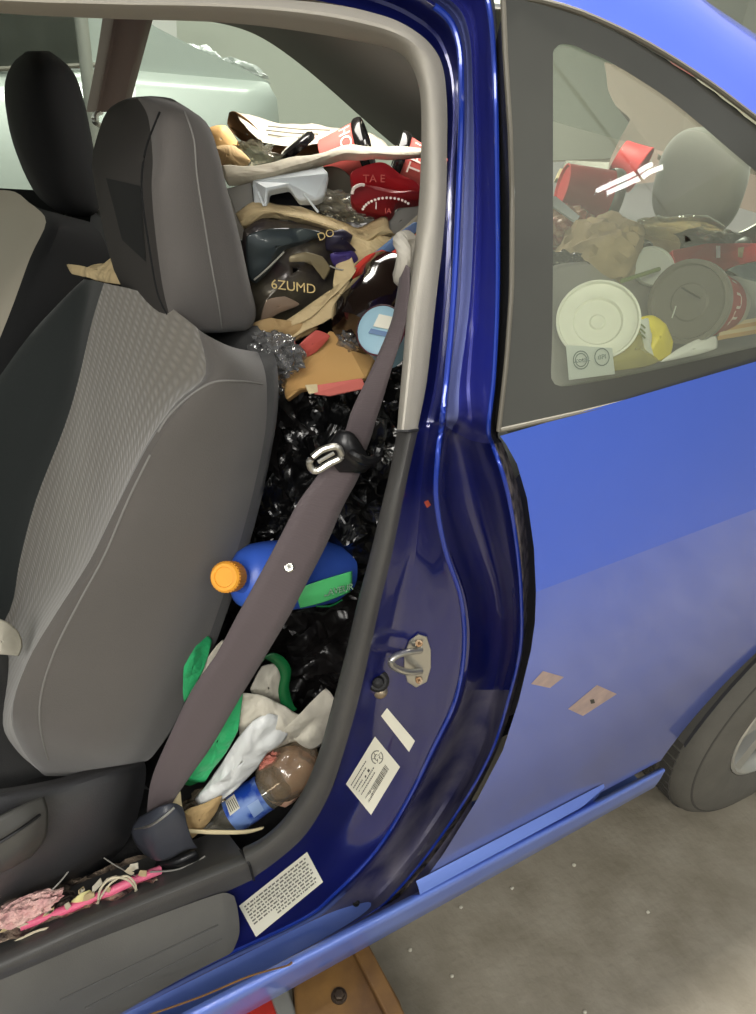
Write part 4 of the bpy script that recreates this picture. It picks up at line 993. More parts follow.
cpatch('pale_swoosh', [(290,256),(306,252),(322,256),(330,268),(324,280),(318,268),(304,262),(290,262)], mat('tan_foil_print', (140, 128, 100), .4, .3), .895, seed=5, bulge=.004)
cpatch('tan_print', [(266,300),(284,296),(300,304),(280,312),(260,322)], mat('rose_foil_print', (150, 130, 112), .4, .3), .895, seed=6, bulge=.004)
u, v, n = frame_at(296, 287, .88, -7); letters('6ZUMD', at(294, 287, .872), u, v, .017, M['gold'], parent=cb, shear=-.15)
u2, v2, n2 = frame_at(326, 234, .88, 20); letters('DO', at(326, 235, .885), u2, v2, .014, M['gold'], parent=cb)
for pts in ([(254,280),(268,268),(284,252)], [(330,266),(342,270),(356,268)]):
    MB().tube(cat([at(x, y, .888) for x, y in pts], 4), .0012, 6).build('foil_crease', mat('pale_crease', (150, 148, 138), .4), cb)
# printed papers and booklets by the pillar
for pts, Y, m, lab, c_ in [
    ([(358,262),(398,232),(424,210),(424,226),(392,246),(364,274)], .93, M['paper_g'], 'grey printed paper leaning on the pillar trim below the fries cartons', 'paper'),
    ([(352,270),(372,254),(414,222),(420,228),(380,260),(358,278)], .90, M['bluebook'], 'thin blue-grey magazine sticking out beside the pillar', 'magazine'),
    ([(376,264),(400,246),(424,228),(424,238),(398,258),(384,270)], .88, M['redbook'], 'bright red booklet edge above the cola bottle', 'booklet'),
    ([(352,270),(366,256),(382,250),(388,254),(364,268),(354,284)], .89, M['redbook'], 'small orange-red flyer tucked behind the cola bottle', 'flyer'),
    ([(384,268),(404,250),(424,240),(430,290),(398,290)], .885, M['cream'], 'cream card behind the belt guide', 'card'),
    ([(386,218),(424,196),(430,210),(392,240),(372,242)], .97, M['greyplate'], 'grey printed card below the lower fries carton', 'card')]:
    sheet('loose_paper' if c_ == 'paper' else c_, PP(pts, Y), m, lab, c_, .0015, 20, 5, .002)
# cream crumpled wrapper
sheet('paper_wrapper', PP([(342,232),(362,232),(392,238),(376,250),(356,262),(346,296),(352,306),(332,318),(306,330),(278,346),(256,342),(280,330),(310,318),(340,290),(356,270)], [.925,.925,.92,.91,.89,.87,.865,.865,.87,.88,.89,.88,.87,.87,.88]), M['kraft2'], 'cream waxed wrapper curling around the snack bag', 'wrapper', .005, 22, 51, .006)
sheet('paper_wrapper', PP([(244,326),(270,318),(300,322),(318,328),(296,340),(268,346),(246,342)], .88), M['kraft'], 'tan paper scrap beneath the dark snack bag', 'wrapper', .006, 26, 52, .01)
# cola bottle
bt = thing('bottle', 'dark brown cola bottle lying below the red booklet', 'bottle', tuple(at(370, 300, .84)))
a0, a1 = at(352, 330, .80), at(396, 270, .86); ax = (a1 - a0).normalized()
L = (a1 - a0).length
MB().lathe([(0, .0), (.004, .034), (.02, .043), (L * .5, .045), (L * .6, .042), (L * .75, .045), (L * .95, .045), (L * 1.1, .03), (L * 1.2, .012), (L * 1.3, .012), (L * 1.3, 0)], a0 + FW * .03, ax, 40).build('bottle_body', M['cola'], bt)
MB().lathe([(L * 1.28, .0), (L * 1.28, .0145), (L * 1.4, .0145), (L * 1.4, 0)], a0 + FW * .03, ax, 24).build('bottle_cap', M['lidblk'], bt)
# light blue cup
lb = thing('paper_cup', 'light blue cup with a white label wedged behind the seat belt', 'cup', tuple(at(380, 330, .78)))
c = at(381, 331, .76); ax = (IX * -.15 - FW * .9 + IY * .15).normalized()
MB().lathe([(-.07, 0), (-.07, .021), (0, .028), (.003, .0285), (.004, .026), (.006, .02), (.007, 0)], c, ax, 40, xs=1.1).build('cup_body', M['lightblue'], lb)
MB().lathe([(-.001, .0292), (.003, .0302), (.005, .029)], c, ax, 40, xs=1.1).build('cup_rim', mat('maroon_rim', (96, 40, 56), .4), lb)
u, v, n = frame_at(380, 325, .75, -12)
MB().prism([c + n * .012 + u * a + v * b for a, b in ((-.010, .001), (.012, .001), (.012, .017), (-.006, .017))], -n * .001).build('white_label', M['white'], lb, smooth=False)
MB().prism([c + n * .0115 + u * a + v * b for a, b in ((-.014, -.008), (.008, -.008), (.010, -.002), (-.012, -.002))], -n * .001).build('blue_stripe', M['bluebook'], lb, smooth=False)
# tan folded carton
tcar = thing('folded_carton', 'tan triangular cardboard carton with a pink and red strip', 'carton', tuple(at(330, 370, .80)))
MB().prism([at(*p) for p in [(286,374,.82),(330,330,.86),(344,336,.855),(376,358,.83),(366,378,.79),(352,380,.785),(300,390,.785),(286,400,.79),(284,392,.80)]], FW * .025).build('top_face', M['tan'], tcar, smooth=False, bevel=.003)
MB().prism([at(*p) for p in [(316,385,.778),(362,378,.775),(366,388,.775),(330,396,.775),(314,394,.776)]], FW * .006).build('printed_strip', M['pinkstripe'], tcar, smooth=False, bevel=.001)
MB().prism([at(*p) for p in [(305,385,.777),(317,384,.775),(318,392,.775),(309,394,.775)]], FW * .004).build('white_tab', M['cream'], tcar, smooth=False)
sheet('card', PP([(298,346),(316,330),(330,336),(316,352),(304,358)], .83), M['red_pale'], 'rosy red card scrap at the corner of the tan carton', 'card', .002, 20, 3, .004)
# clear crinkled film
for i, (px, py, rx, ry, rot) in enumerate([(276, 352, 24, 18, -20), (268, 374, 14, 20, 30), (352, 338, 14, 12, 0)]):
    mb = MB(); pblob(mb, px, py, .80 + .02 * i, rx, ry, rot, .03, amp=.5, freq=3, seed=60 + i, sub=4, ridge=True)
    one(mb, 'plastic_wrap', M['foil'], ['clear crinkled wrap ball left of the tan carton', 'clear crinkled wrap hanging beside the driver seat', 'clear wrap scrap beside the light blue cup'][i], 'plastic wrap', 'scraps of clear wrap')
# blue jug -----------------------------------------------------------------------
jg = thing('detergent_jug', 'blue plastic jug with an orange screw cap and green label lying behind the belt', 'jug', tuple(at(290, 580, .70)))
ja, jb_ = at(240, 579, .685), at(390, 566, .79); ax = (jb_ - ja).normalized(); mj_ = mpp(280, 580, .69)
side = (ax.cross(FW)).normalized()
def jring(t, ry, rx):
    c = ja + ax * t; w = side; q = ax.cross(side).normalized()
    return [c + w * ry * math.copysign(abs(math.cos(a)) ** .8, math.cos(a)) + q * rx * math.copysign(abs(math.sin(a)) ** .8, math.sin(a)) for a in [k / 36 * 2 * math.pi for k in range(36)]]
prof = [(-.012, .014, .014), (.0, .017, .016), (.004, .027, .022), (.012, .036, .030), (.03, .043, .036), (.06, .046, .040), (.12, .046, .042), (.17, .045, .040), (.2, .034, .036), (.21, .01, .01)]
MB().grid([jring(*p) for p in prof], True, caps=True).build('jug_body', M['jug'], jg)
ca = at(226, 577, .655); cax = (at(233, 577, .675) - at(262, 582, .71)).normalized(); cax = (cax * .45 - FW * .9 - IX * .1).normalized()
mbc = MB(); mbc.lathe([(-.022, .0), (-.022, .0175), (.004, .0175), (.0065, .0155), (.0065, .012), (.0048, .0112), (.0048, 0)], ca, cax, 48)
uu = cax.cross(V((.1, .2, .97))).normalized(); ww = cax.cross(uu)
for k in range(30):
    a = k / 30 * 2 * math.pi; d = uu * math.cos(a) + ww * math.sin(a); t_ = -uu * math.sin(a) + ww * math.cos(a)
    mbc.box(ca + d * .0177 - cax * .009, d * .0007, t_ * .0009, cax * .011)
mbc.build('cap', M['cap'], jg, auto=30)
MB().lathe([(-.05, .012), (-.02, .0135), (-.018, .0135)], ca, cax, 24).build('neck', M['jug'], jg)
gl = MB().grid(surf(pxrows([[(299,588,.668),(322,580,.664),(352,571,.672)],[(298,599,.663),(322,592,.66),(352,583,.667)],[(300,608,.668),(324,602,.664),(350,592,.671)]]), 6, 6)).build('green_label', M['glabel'], jg, solid=.001)
u, v, n = frame_at(338, 590, .66, 14); letters('LAVEUR', at(338, 590.5, .655), u, v, .011, M['gdark'], parent=gl, shear=.3, bold=.02)
MB().tube(cat([at(316,606,.668), at(330,606,.664), at(342,600,.668)], 4), .0012, 6).build('label_swoosh', M['gdark'], gl)
# green carrier bag -----------------------------------------------------------------
gb_ = thing('shopping_bag', 'green and white plastic shopping bag slumped in the rear footwell', 'shopping bag', tuple(at(220, 740, .66)))
MB().grid(polysheet([(188,780,.66),(196,752,.66),(214,722,.655),(232,700,.65),(244,682,.65),(241,706,.65),(238,730,.65),(226,752,.652),(212,770,.655),(204,782,.66)], .003, 20, 71, .008), True).build('green_panel', M['gplast'], gb_, solid=.001)
MB().grid(polysheet([(186,656,.70),(198,632,.71),(212,640,.72),(204,668,.70),(192,690,.69),(184,702,.685),(183,676,.69)], .003, 20, 72, .006), True).build('upper_green_panel', M['gplast'], gb_, solid=.001)
h = [at(*p) for p in [(258,664,.69),(266,656,.685),(278,660,.68),(286,672,.675),(284,690,.672),(288,706,.668),(292,712,.665)]]
hh = cat(h, 6); MB().grid([[p + IX * .007 + IY * .004, p, p - IX * .008 - IY * .003] for p in hh]).build('handle', M['gdark'], gb_, solid=.0015)
MB().grid(polysheet([(182,782,.668),(198,768,.66),(212,766,.656),(206,778,.66),(190,786,.665)], .002, 20, 73, .004), True).build('green_base', M['gdark'], gb_, solid=.001)
MB().grid(polysheet([(196,690,.70),(206,660,.71),(222,640,.73),(236,650,.73),(230,680,.71),(214,706,.70)], .005, 22, 74, .01), True).build('lining', M['wplast2'], gb_, solid=.001)
MB().grid(polysheet([(262,666,.72),(276,664,.715),(284,684,.71),(284,704,.70),(262,708,.70),(250,690,.70)], .006, 22, 75, .012), True).build('inner_film', M['wplast2'], gb_, solid=.001)
# white plastic bags ------------------------------------------------------------------
sheet('plastic_bag', [(240,694,.675),(262,696,.67),(286,706,.665),(298,714,.66),(322,712,.66),(326,690,.66),(338,706,.65),(326,740,.65),(312,750,.652),(298,742,.655),(280,748,.658),(258,760,.658),(244,772,.66),(230,764,.665),(240,740,.672),(236,716,.676)], M['wplast2'], 'cream white plastic bag spread over the rear footwell rubbish', 'bag', .010, 20, 80, .012)
sheet('plastic_bag', [(270,714,.656),(290,722,.652),(284,740,.650),(268,752,.648),(256,770,.645),(238,788,.642),(220,802,.642),(204,806,.645),(194,800,.65),(206,786,.652),(222,764,.655),(238,738,.657),(252,722,.657)], M['wplast'], 'crinkled white plastic bag trailing down towards the belt anchor', 'bag', .008, 26, 81, .012)
mb = MB(); pblob(mb, 286, 772, .655, 34, 30, 40, .04, amp=.15, freq=1.6, seed=82); one(mb, 'plastic_bag', M['film'], 'clear film bag with brown contents above the water bottle', 'bag')
mb = MB(); pblob(mb, 288, 774, .672, 32, 27, 40, .03, amp=.25, freq=1.6, seed=83); one(mb, 'food_waste', mat('brown_food', (222, 192, 160), .7, bump=('fold', 14, .6, .012), var=((206, 150, 130), 12, .25)), 'brown food remains inside the clear film bag', 'food')
mb = MB(); pblob(mb, 266, 760, .672, 12, 7, 20, .015, amp=.4, freq=3, seed=84); one(mb, 'food_wrapper', mat('rosy_wrapper', (206, 128, 112), .6), 'small reddish wrapper inside the clear film bag', 'wrapper')
# water bottle --------------------------------------------------------------------------
wbt = thing('bottle', 'crushed clear water bottle with a blue label lying by the sill', 'bottle', tuple(at(250, 800, .64)))
a0, a1 = at(214, 830, .655), at(284, 783, .645); ax = (a1 - a0).normalized(); L = (a1 - a0).length
MB().lathe([(-.02, .010), (0, .012), (L * .1, .022), (L * .25, .028), (L * .45, .029), (L * .6, .027), (L * .8, .029), (L * .95, .026), (L, .012), (L * .98, 0)], a0 + FW * .02, ax, 32).build('bottle_body', M['pet'], wbt)
lab = MB().lathe([(L * .22, .0284), (L * .3, .0292), (L * .45, .0296), (L * .62, .0282), (L * .70, .0286)], a0 + FW * .02, ax, 32).build('bottle_label', M['bluelab'], wbt)
bvl = bvh_of([lab])
for quad, m, nm in (([(225,801),(234,794),(240,808),(230,816)], M['white'], 'barcode_panel'), ([(247,806),(258,799),(264,810),(254,818)], mat('pale_blue_print', (150, 176, 220), .4), 'printed_art')):
    mb = decal(MB(), bvl, quad, 5, .001)
    if mb.v: mb.build(nm, m, lab)
mb = MB()
for k in range(5): decal(mb, bvl, [(226.5 + k * 1.6, 803 - k * 1.3), (227.3 + k * 1.6, 802.4 - k * 1.3), (231.6 + k * 1.8, 812 - k * 1.3), (230.8 + k * 1.8, 812.6 - k * 1.3)], 2, .0016)
if mb.v: mb.build('barcode', M['ink'], lab, smooth=False)
one(MB().lathe([(0, 0), (0, .016), (.016, .0155), (.018, .013), (.018, 0)], at(208, 846, .66), (IX * .4 - FW * .3 - IY * .5), 28), 'screw_top', M['bluecap'], 'dark blue bottle cap beside the belt anchor cover', 'bottle cap')
# plastic spoon handle
one(MB().grid(surf(pxrows([[(188,829,.625),(215,830,.622),(245,830,.615),(264,827,.61)],[(188,832.5,.624),(215,834,.62),(245,833.5,.613),(262,829,.61)]]), 5, 3)), 'plastic_cutlery_handle', M['cream'], 'off-white plastic cutlery handle across the blue labelled bottle', 'cutlery', solid=.0025)
for i, (pts, Y, m, lab) in enumerate([
    ([(160,826),(170,802),(180,792),(182,810),(172,822)], .64, M['cream'], 'cream card point beside the belt webbing'),
    ([(184,812),(204,804),(222,796),(216,812),(206,826),(192,838),(184,828)], .635, M['kraft'], 'tan crumpled napkin behind the belt anchor cover')]):
    sheet('paper_scrap', PP(pts, Y), m, lab, 'paper scrap', .005, 30, 90 + i, .012)
mb = MB(); pblob(mb, 206, 800, .66, 26, 10, 25, .02, amp=.4, freq=3, seed=93); one(mb, 'plastic_bag', M['film'], 'brownish clear film bag behind the tan napkin', 'bag')
# papers near the front seats
sheet('paper_wrapper', [(66,264,1.25),(80,270,1.2),(96,266,1.2),(110,262,1.15),(118,256,1.12),(128,276,1.05),(124,284,1.05),(104,282,1.1),(90,278,1.15),(72,274,1.22)], M['kraft2'], 'crumpled pale wrapper between the two front seats', 'wrapper', .006, 22, 95, .012)
sheet('napkin', [(-10,618,.80),(6,622,.80),(18,632,.80),(22,646,.79),(18,656,.78),(4,654,.775),(-12,652,.775)], M['paper_w'], 'white napkin on the driver seat cushion at the frame edge', 'napkin', .004, 22, 96, .012)
# floor clutter beside the sill -----------------------------------------------------------
o = one(MB().tube(cat([at(*p) for p in [(20,926,.60),(60,912,.60),(100,896,.60),(135,880,.60),(160,870,.605)]], 5), .006, 12), 'pink_tube', M['pink'], 'bright pink plastic tube lying along the door sill', 'tube')
mb = MB()
fr = crumple(surf(pxrows([[(-60,968,.592),(0,944,.588),(60,918,.588),(110,898,.588),(160,876,.59)],[(-60,925,.63),(0,905,.64),(50,895,.64),(100,884,.64),(150,868,.64)],[(-60,900,.66),(0,892,.67),(50,880,.68),(100,870,.68),(150,850,.68)]]), 8, 8), .008, 40, 7)
o = mb.grid(fr).build('debris_mat', mat('crumb_litter', (170, 150, 130), .95, var=((60, 50, 48), 45, .12), bump=('noise', 90, 1, .01))); tag(o, 'layer of crumbs and paper bits along the inside of the sill', 'litter'); o['kind'] = 'stuff'
mb = MB(); pblob(mb, 22, 912, .60, 36, 11, 22, .02, amp=.35, freq=3, seed=98, sub=4); one(mb, 'fluffy_sock', M['fluff'], 'pinkish fluffy fabric scrap at the left end of the sill', 'fabric')
random.seed(11)
for i, pts in enumerate([[(40,940),(70,924),(95,912),(100,890),(112,878),(128,880),(138,892)], [(60,935),(90,930),(128,912),(150,888),(170,880)], [(96,905),(110,884),(126,876),(136,886),(132,900)], [(0,950),(40,930),(80,925),(110,905),(158,880)], [(150,872),(175,870),(196,862),(205,856)], [(104,858),(120,868),(140,878)], [(14,925),(36,905),(58,884),(68,872)]]):
    Y = .590 if i < 4 else .60
    one(MB().tube(cat([at(x, y, Y + .004 * math.sin(k + i)) for k, (x, y) in enumerate(pts)], 6), [.0016, .0016, .0013, .0016, .0011, .0008, .0010][i], 6), 'string', M['string'] if i < 4 else M['greyplate'],
        ['cream string looped over the pink tube, lowest of the loops', 'cream string running beside the pink tube to its right end', 'small round loop of cream string standing over the pink tube', 'cream string lying along the sill edge', 'thin grey wire ending in a small hook by the belt anchor', 'thin grey wire above the right end of the pink tube', 'thin grey twig pointing up over the pink fluff'][i], 'string', 'strings by the sill')
sheet('paper_scrap', PP([(70,903),(80,894),(90,890),(96,896),(84,904)], .605), mat('pale_yellow_paper', (222, 214, 150), .7), 'pale yellow paper scrap above the pink tube', 'paper scrap', .003, 30, 99, .006)

random.seed(5)
for i in range(16):
    px = random.uniform(-5, 145); py = 944 - px * .46 + random.uniform(-16, -3)
    w_, h_ = random.uniform(3, 9), random.uniform(2, 4); Y = .596
    a = random.uniform(-30, 60); ca_, sa_ = math.cos(math.radians(a)), math.sin(math.radians(a))
    q = [at(px + x * ca_ + y * sa_, py - x * sa_ + y * ca_, Y) for x, y in ((-w_, 0), (-w_ * .3, -h_), (w_, -h_ * .4), (w_ * .6, h_), (-w_ * .4, h_ * .6))]
    one(MB().prism(q, FW * .0015), 'paper_shred', [M['kraft2'], M['paper_w'], M['string']][i % 3], 'small pale paper shred scattered beside the pink tube', 'paper shred', 'paper shreds along the sill', smooth=False)
# ================================================================== BEHIND THE QUARTER WINDOW
rh = rear_head(688, 184, 1.05, 52, 50).build('rear_headrest', M['fab']); tag(rh, 'large rounded grey rear headrest behind the quarter window', 'headrest')
# white lid disc
def disc(px, py, Y, rpx, tilt, axv, prof, m):
    c = at(px, py, Y); r = rpx * mpp(px, py, Y); return MB().lathe([(t * r, k * r) for t, k in prof], c, axv.normalized(), 56)
lidax = (-FW * .92 + IX * -.2 + IY * .1)
wl = thing('bowl_lid', 'large round white plastic bowl lid against the quarter window', 'lid', tuple(at(598, 320, .56)))
disc(598, 320, .575, 41, 0, lidax, [(-.3, .62), (-.28, .8), (-.05, .95), (0, 1.0), (.05, 1.0), (.05, .95), (-.02, .92), (-.1, .72), (-.08, .6), (-.14, .55), (-.16, .2), (-.12, .16), (-.13, 0)], M['whitelid']).build('lid_dish', M['whitelid'], wl)
tq = at(590, 364, .525); u, v, n = frame_at(590, 364, .525, 7)
tgm = MB().prism([at(566, 345, .528), at(612, 348, .528), at(615, 374, .528), at(569, 380, .528)], FW * .001).build('paper_label', mat('pale_paper_label', (208, 216, 208), .5), wl, smooth=False)
for (cx_, cy_, rr, txt) in ((581, 360, 9.5, 'ecotak'), (602, 357, 9, 'BPI')):
    mb = MB(); ring = []
    for k in range(33):
        a = k / 32 * 2 * math.pi; ring.append([at(cx_ + (rr - d) * .85 * math.cos(a), cy_ + (rr - d) * math.sin(a), .526) for d in (0, 1.1)])
    mb.grid(ring)
    if rr > 9.2: mb.grid([[at(cx_ + (rr - d - 2.5) * .85 * math.cos(k / 16 * math.pi), cy_ + (rr - d - 2.5) * math.sin(k / 16 * math.pi), .526) for d in (0, 1)] for k in range(33)])
    mb.build('printed_ring', M['emblemgreen'], tgm, smooth=False)
    letters(txt, at(cx_, cy_, .5255), u, v + u * .0, mpp(cx_, cy_, .526) * 6.5, M['emblemgreen'], parent=tgm, bold=.02)
# crumpled kraft bag
mb = MB(); pblob(mb, 602, 250, .72, 38, 34, 5, .07, amp=.3, freq=1.9, seed=101, sub=4, ridge=True); pblob(mb, 628, 236, .70, 17, 14, 0, .03, amp=.35, freq=2.2, seed=102, sub=3, ridge=True)
one(mb, 'paper_bag', M['kraft3'], 'crumpled brown paper bag above the white bowl lid', 'paper bag', 'paper bags on the heap')
# small translucent lid
sl = thing('cup_lid', 'small translucent round lid with a green straw across it', 'lid', tuple(at(652, 262, .68)))
disc(653, 266, .68, 21, 0, -FW * .95 + IY * .2, [(-.4, .85), (0, 1.0), (.08, 1.0), (.08, .93), (.02, .9), (.02, .1), (.02, 0)], M['translid']).build('lid_dish', M['translid'], sl)
one(MB().tube([at(622, 281, .64), at(659, 269, .655)], .0028, 10), 'drinking_straw', M['greenstraw'], 'olive green straw lying on the small translucent lid', 'straw')
# big cup lying with its dark lid towards us
rim = at(688, 302, .60); bs = at(800, 288, .74); rr = 38.5 * mpp(688, 302, .60)
axc = (bs - rim); axc = (axc.normalized() * .72 + FW * .35 + IX * .35).normalized()
cupL = .12
bc = cup('paper_cup', rim, rim + axc * cupL, rr, rr * .72, M['paper_w'], 'big red and white soda cup with smoky lid lying behind the quarter window', None, band=(.16, .78, M['red']), lid=None, text=('TU LS', .034, .45, 0, M['letw']))
MB().lathe([(.014, rr + .0012), (.008, rr + .0035), (-.002, rr + .0035), (-.003, rr - .002), (.002, rr - .004), (.004, rr * .5), (.002, rr * .45), (.003, 0)], rim, axc, 48).build('smoky_lid', M['lidsmoke'], bc)
MB().tube([at(672, 318, .585), at(676, 306, .585)], .0008, 6).build('lid_mark', M['translid'], bc); MB().tube([at(682, 288, .59), at(700, 298, .59), at(716, 312, .592)], .0012, 6).build('lid_crease', M['ink2'], bc)
# yellow cup / wrapper
yc = thing('snack_wrapper', 'bright yellow wrapper with a white curve between the bowl lid and soda cup', 'wrapper', tuple(at(650, 345, .55)))
MB().grid(polysheet([(640,318,.565),(652,316,.565),(666,324,.56),(673,342,.555),(670,356,.55),(656,362,.548),(650,352,.55),(652,338,.555)], .002, 30, 110, .008), True).build('yellow_panel', M['yellow'], yc, solid=.001)
MB().grid(polysheet([(638,322,.56),(648,318,.56),(652,334,.556),(650,350,.552),(654,362,.548),(646,356,.55),(642,340,.555)], .002, 30, 111, .006), True).build('white_curve', M['translid'], yc, solid=.001)
MB().grid(polysheet([(600,372,.54),(616,350,.55),(632,326,.565),(642,324,.565),(648,350,.555),(658,362,.545),(640,368,.54)], .003, 30, 112, .01), True).build('clear_lime_film', M['lime'], yc, solid=.0008)
for k in range(3): MB().tube(cat([at(634, 326 + k * 5, .55), at(640, 324 + k * 5, .548), at(645, 328 + k * 5, .55)], 4), .0009, 6).build('dark_ridge', M['greenstraw'], yc)
sheet('napkin', [(660,362,.545),(676,350,.555),(696,340,.565),(716,336,.57),(717,348,.56),(700,354,.555),(680,358,.55)], mat('bright_white_paper', (235, 236, 228), .6), 'white paper spoon-shaped scrap under the soda cup', 'napkin', .0015, 24, 113, .004)
# wooden sticks
for k in range(4):
    one(MB().prism([at(718 + k, 336 - 4 * k, .575 + .004 * k), at(800, 322 - 4 * k, .60 + .004 * k), at(800, 326 - 4 * k, .60 + .004 * k), at(718 + k, 340 - 4 * k, .575 + .004 * k)], FW * .004), 'wooden_stick', M['cream'] if k % 2 else M['tan'],
        'thin wooden stick in the bundle below the soda cup', 'stick', 'wooden sticks below the soda cup', smooth=False)
# red carton
rcb = thing('fries_carton', 'flat red box with white marks behind the soda cup', 'carton', tuple(at(715, 255, .72)), 'red fries cartons')
MB().prism([at(*p) for p in [(672,250,.74),(708,243,.735),(756,243,.75),(790,243,.77),(790,262,.75),(752,262,.735),(716,272,.72),(676,268,.72)]], FW * .02).build('box_face', M['red'], rcb, smooth=False, bevel=.002)
MB().prism([at(716,246,.728), at(720,246,.728), at(720,258,.722), at(716,258,.722)], -FW * .001).build('white_mark', M['letw'], rcb, smooth=False)
MB().prism([at(738,248,.736), at(744,247,.736), at(742,258,.73), at(738,257,.73)], -FW * .001).build('white_mark', M['kraft2'], rcb, smooth=False)
sheet('plastic_bag', [(728,270,.68),(756,262,.69),(800,262,.71),(800,300,.68),(760,284,.67)], mat('grey_green_film', (150, 164, 156), .4), 'grey-green plastic bag beside the soda cup at the right edge', 'bag', .006, 24, 114, .01)
sheet('paper_sheet', [(718,244,.86),(740,232,.9),(760,222,.92),(800,206,.95),(800,240,.9),(740,248,.86)], M['whitelid'], 'white paper sheet leaning beside the rear headrest', 'paper', .002, 20, 115, .01)
# clear lid and brown tray mid
tr_ = thing('food_tray', 'brown food tray under a clear domed lid behind the paper bag', 'food tray', tuple(at(680, 235, .86)))
MB().grid(polysheet([(628,240,.88),(640,226,.92),(700,222,.94),(730,236,.92),(716,246,.86),(670,254,.84),(640,252,.84)], .003, 20, 116, .02), True).build('tray', M['kraft3'], tr_, solid=.004)
mb = MB(); pblob(mb, 680, 232, .86, 50, 14, -6, .06, amp=.25, freq=2.5, seed=117); mb.build('clear_dome', M['pet'], tr_)
# red cup left with stripe, second red cup, dark lid
cup('paper_cup', at(612, 198, .93), at(562, 186, .97), .040, .034, M['red'], 'red paper cup with dark lid lying above the crumpled bag', 'red cups behind the window', lid=M['lidsmoke'])
cup('paper_cup', at(640, 170, 1.12), at(618, 158, 1.16), .042, .034, M['red'], 'red paper cup standing behind the reflected strip light', 'red cups behind the window')
one(MB().prism([at(*p) for p in [(560,168,1.1),(604,172,1.05),(604,182,1.03),(556,178,1.08)]], FW * .02), 'card', M['cream'], 'cream card lying on top of the upper red cup', 'card', smooth=False, bevel=.002)
one(MB().prism([at(*p) for p in [(566,160,1.2),(610,162,1.15),(608,174,1.12),(563,168,1.18)]], FW * .02), 'plastic_tray', M['grey_in'], 'grey flat tray behind the cream card', 'tray', smooth=False, bevel=.002)
one(MB().prism([at(*p) for p in [(550,196,.80),(556,196,.80),(580,216,.76),(576,222,.755),(550,204,.79)]], FW * .006), 'plastic_tray', M['foam'], 'white tray edge left of the crumpled paper bag', 'tray', smooth=False, bevel=.001)
mb = MB(); pblob(mb, 566, 226, .80, 26, 18, 0, .05, amp=.35, freq=3, seed=120, ridge=True, sub=4); one(mb, 'candy_wrapper', mat('speckled_wrapper', (190, 160, 140), .4, var=((150, 80, 70), 60, .1)), 'speckled shiny wrapper at the left edge of the window', 'wrapper')
mb = MB(); pblob(mb, 570, 262, .72, 22, 9, -10, .03, amp=.4, freq=2.5, seed=121); one(mb, 'plastic_piece', M['lidblk'], 'dark plastic piece beside the crumpled bag above the bowl lid', 'plastic piece')
# bulk of the heap behind the window
trashbag(700, 290, .84, 110, 55, 0, .12, 130, M['bag2'], 'black bag deep in the heap behind the soda cup')
trashbag(600, 300, .80, 80, 60, 0, .08, 131, M['bag2'], 'black bag deep in the heap behind the bowl lid')
sheet('cardboard_sheet', [(545,270,.68),(600,262,.70),(680,272,.70),(760,280,.74),(800,330,.70),(700,365,.60),(600,392,.56),(548,392,.56)], M['greyplate'], 'grey cardboard sheet lining the heap behind the window', 'cardboard', .003, 12, 132, .0)
# ================================================================== THE GARAGE
fl = MB().grid([[V((x, y, 0)) for x in (-7, 0, 3, 9)] for y in (-9, 0, 3, 7.2)]).build('floor', M['concrete'], smooth=False); struct(fl)
w = MB().box(V((1, 7.2, 1.7)), V((8, 0, 0)), V((0, .05, 0)), V((0, 0, 1.7))).build('wall_back', M['wall'], smooth=False); struct(w)
w = MB().box(V((9, -.9, 1.7)), V((.05, 0, 0)), V((0, 8.1, 0)), V((0, 0, 1.7))).build('wall_right', M['wall'], smooth=False); struct(w)
# silver car parked alongside
sc = thing('car', 'silver grey parked car seen through the far windows of the blue car', 'car', (.6, 3.9, 0))
Y2 = 3.1
body = [(-160,78),(0,70),(60,66),(98,64),(130,72),(272,84),(278,92),(281,120),(282,160),(280,330),(240,350),(-160,560)]
B = [at(x, y, Y2) for x, y in body]
nb = MB(); r0 = linres(B + [B[0]], 90)
cent = sum(r0, V()) / len(r0)
nb.grid([[p.lerp(cent, .9) + V((0, -.04, 0)) for p in r0], [p.lerp(cent, .06) + V((0, -.03, 0)) for p in r0], [p + V((0, .02, 0)) for p in r0], [p + V((0, 1.5, 0)) for p in r0], [p.lerp(cent, .9) + V((0, 1.55, 0)) for p in r0]], True, caps=True)
nb.build('car_body', M['silver'], sc, auto=50)
ghp = [(-160,76),(-160,-60),(40,-50),(110,-20),(150,24),(200,50),(240,67),(274,84),(150,82),(98,66)]
G2 = linres([at(x, y, Y2 + .06) for x, y in ghp] + [at(*ghp[0], Y2 + .06)], 80)
MB().grid([G2, [p + V((0, .15, .0)) for p in G2], [p + V((0, 1.3, 0)) for p in G2]], True, caps=True).build('cabin_roof', M['silver'], sc, auto=50)
gw = [(-150,70),(-150,-40),(30,-34),(84,-5),(88,10),(86,64)]
MB().prism([at(x, y, Y2 + .045) for x, y in gw], V((0, .01, 0))).build('side_glass', M['silverdk'], sc, smooth=False)
MB().tube([at(-150, 76, Y2 + .0), at(0, 69, Y2 + .0), at(96, 65, Y2 + .0)], .008, 8).build('belt_trim', M['chrome'], sc)
for q in ((150, 64), (262, 96)): pass
po = MB().tube([at(72, -60, 2.75), V((at(79, 66, 2.75).x, 2.75, 0))], .02, 12).build('steel_post', M['steel']); tag(po, 'thin grey steel post standing between the two cars', 'post')
wb = MB(); pblob(wb, 203, 55, 3.3, 18, 7, -15, .06, amp=.6, freq=2, seed=4); pblob(wb, 240, 66, 3.3, 22, 4, -18, .05, amp=.5, freq=2.5, seed=9)
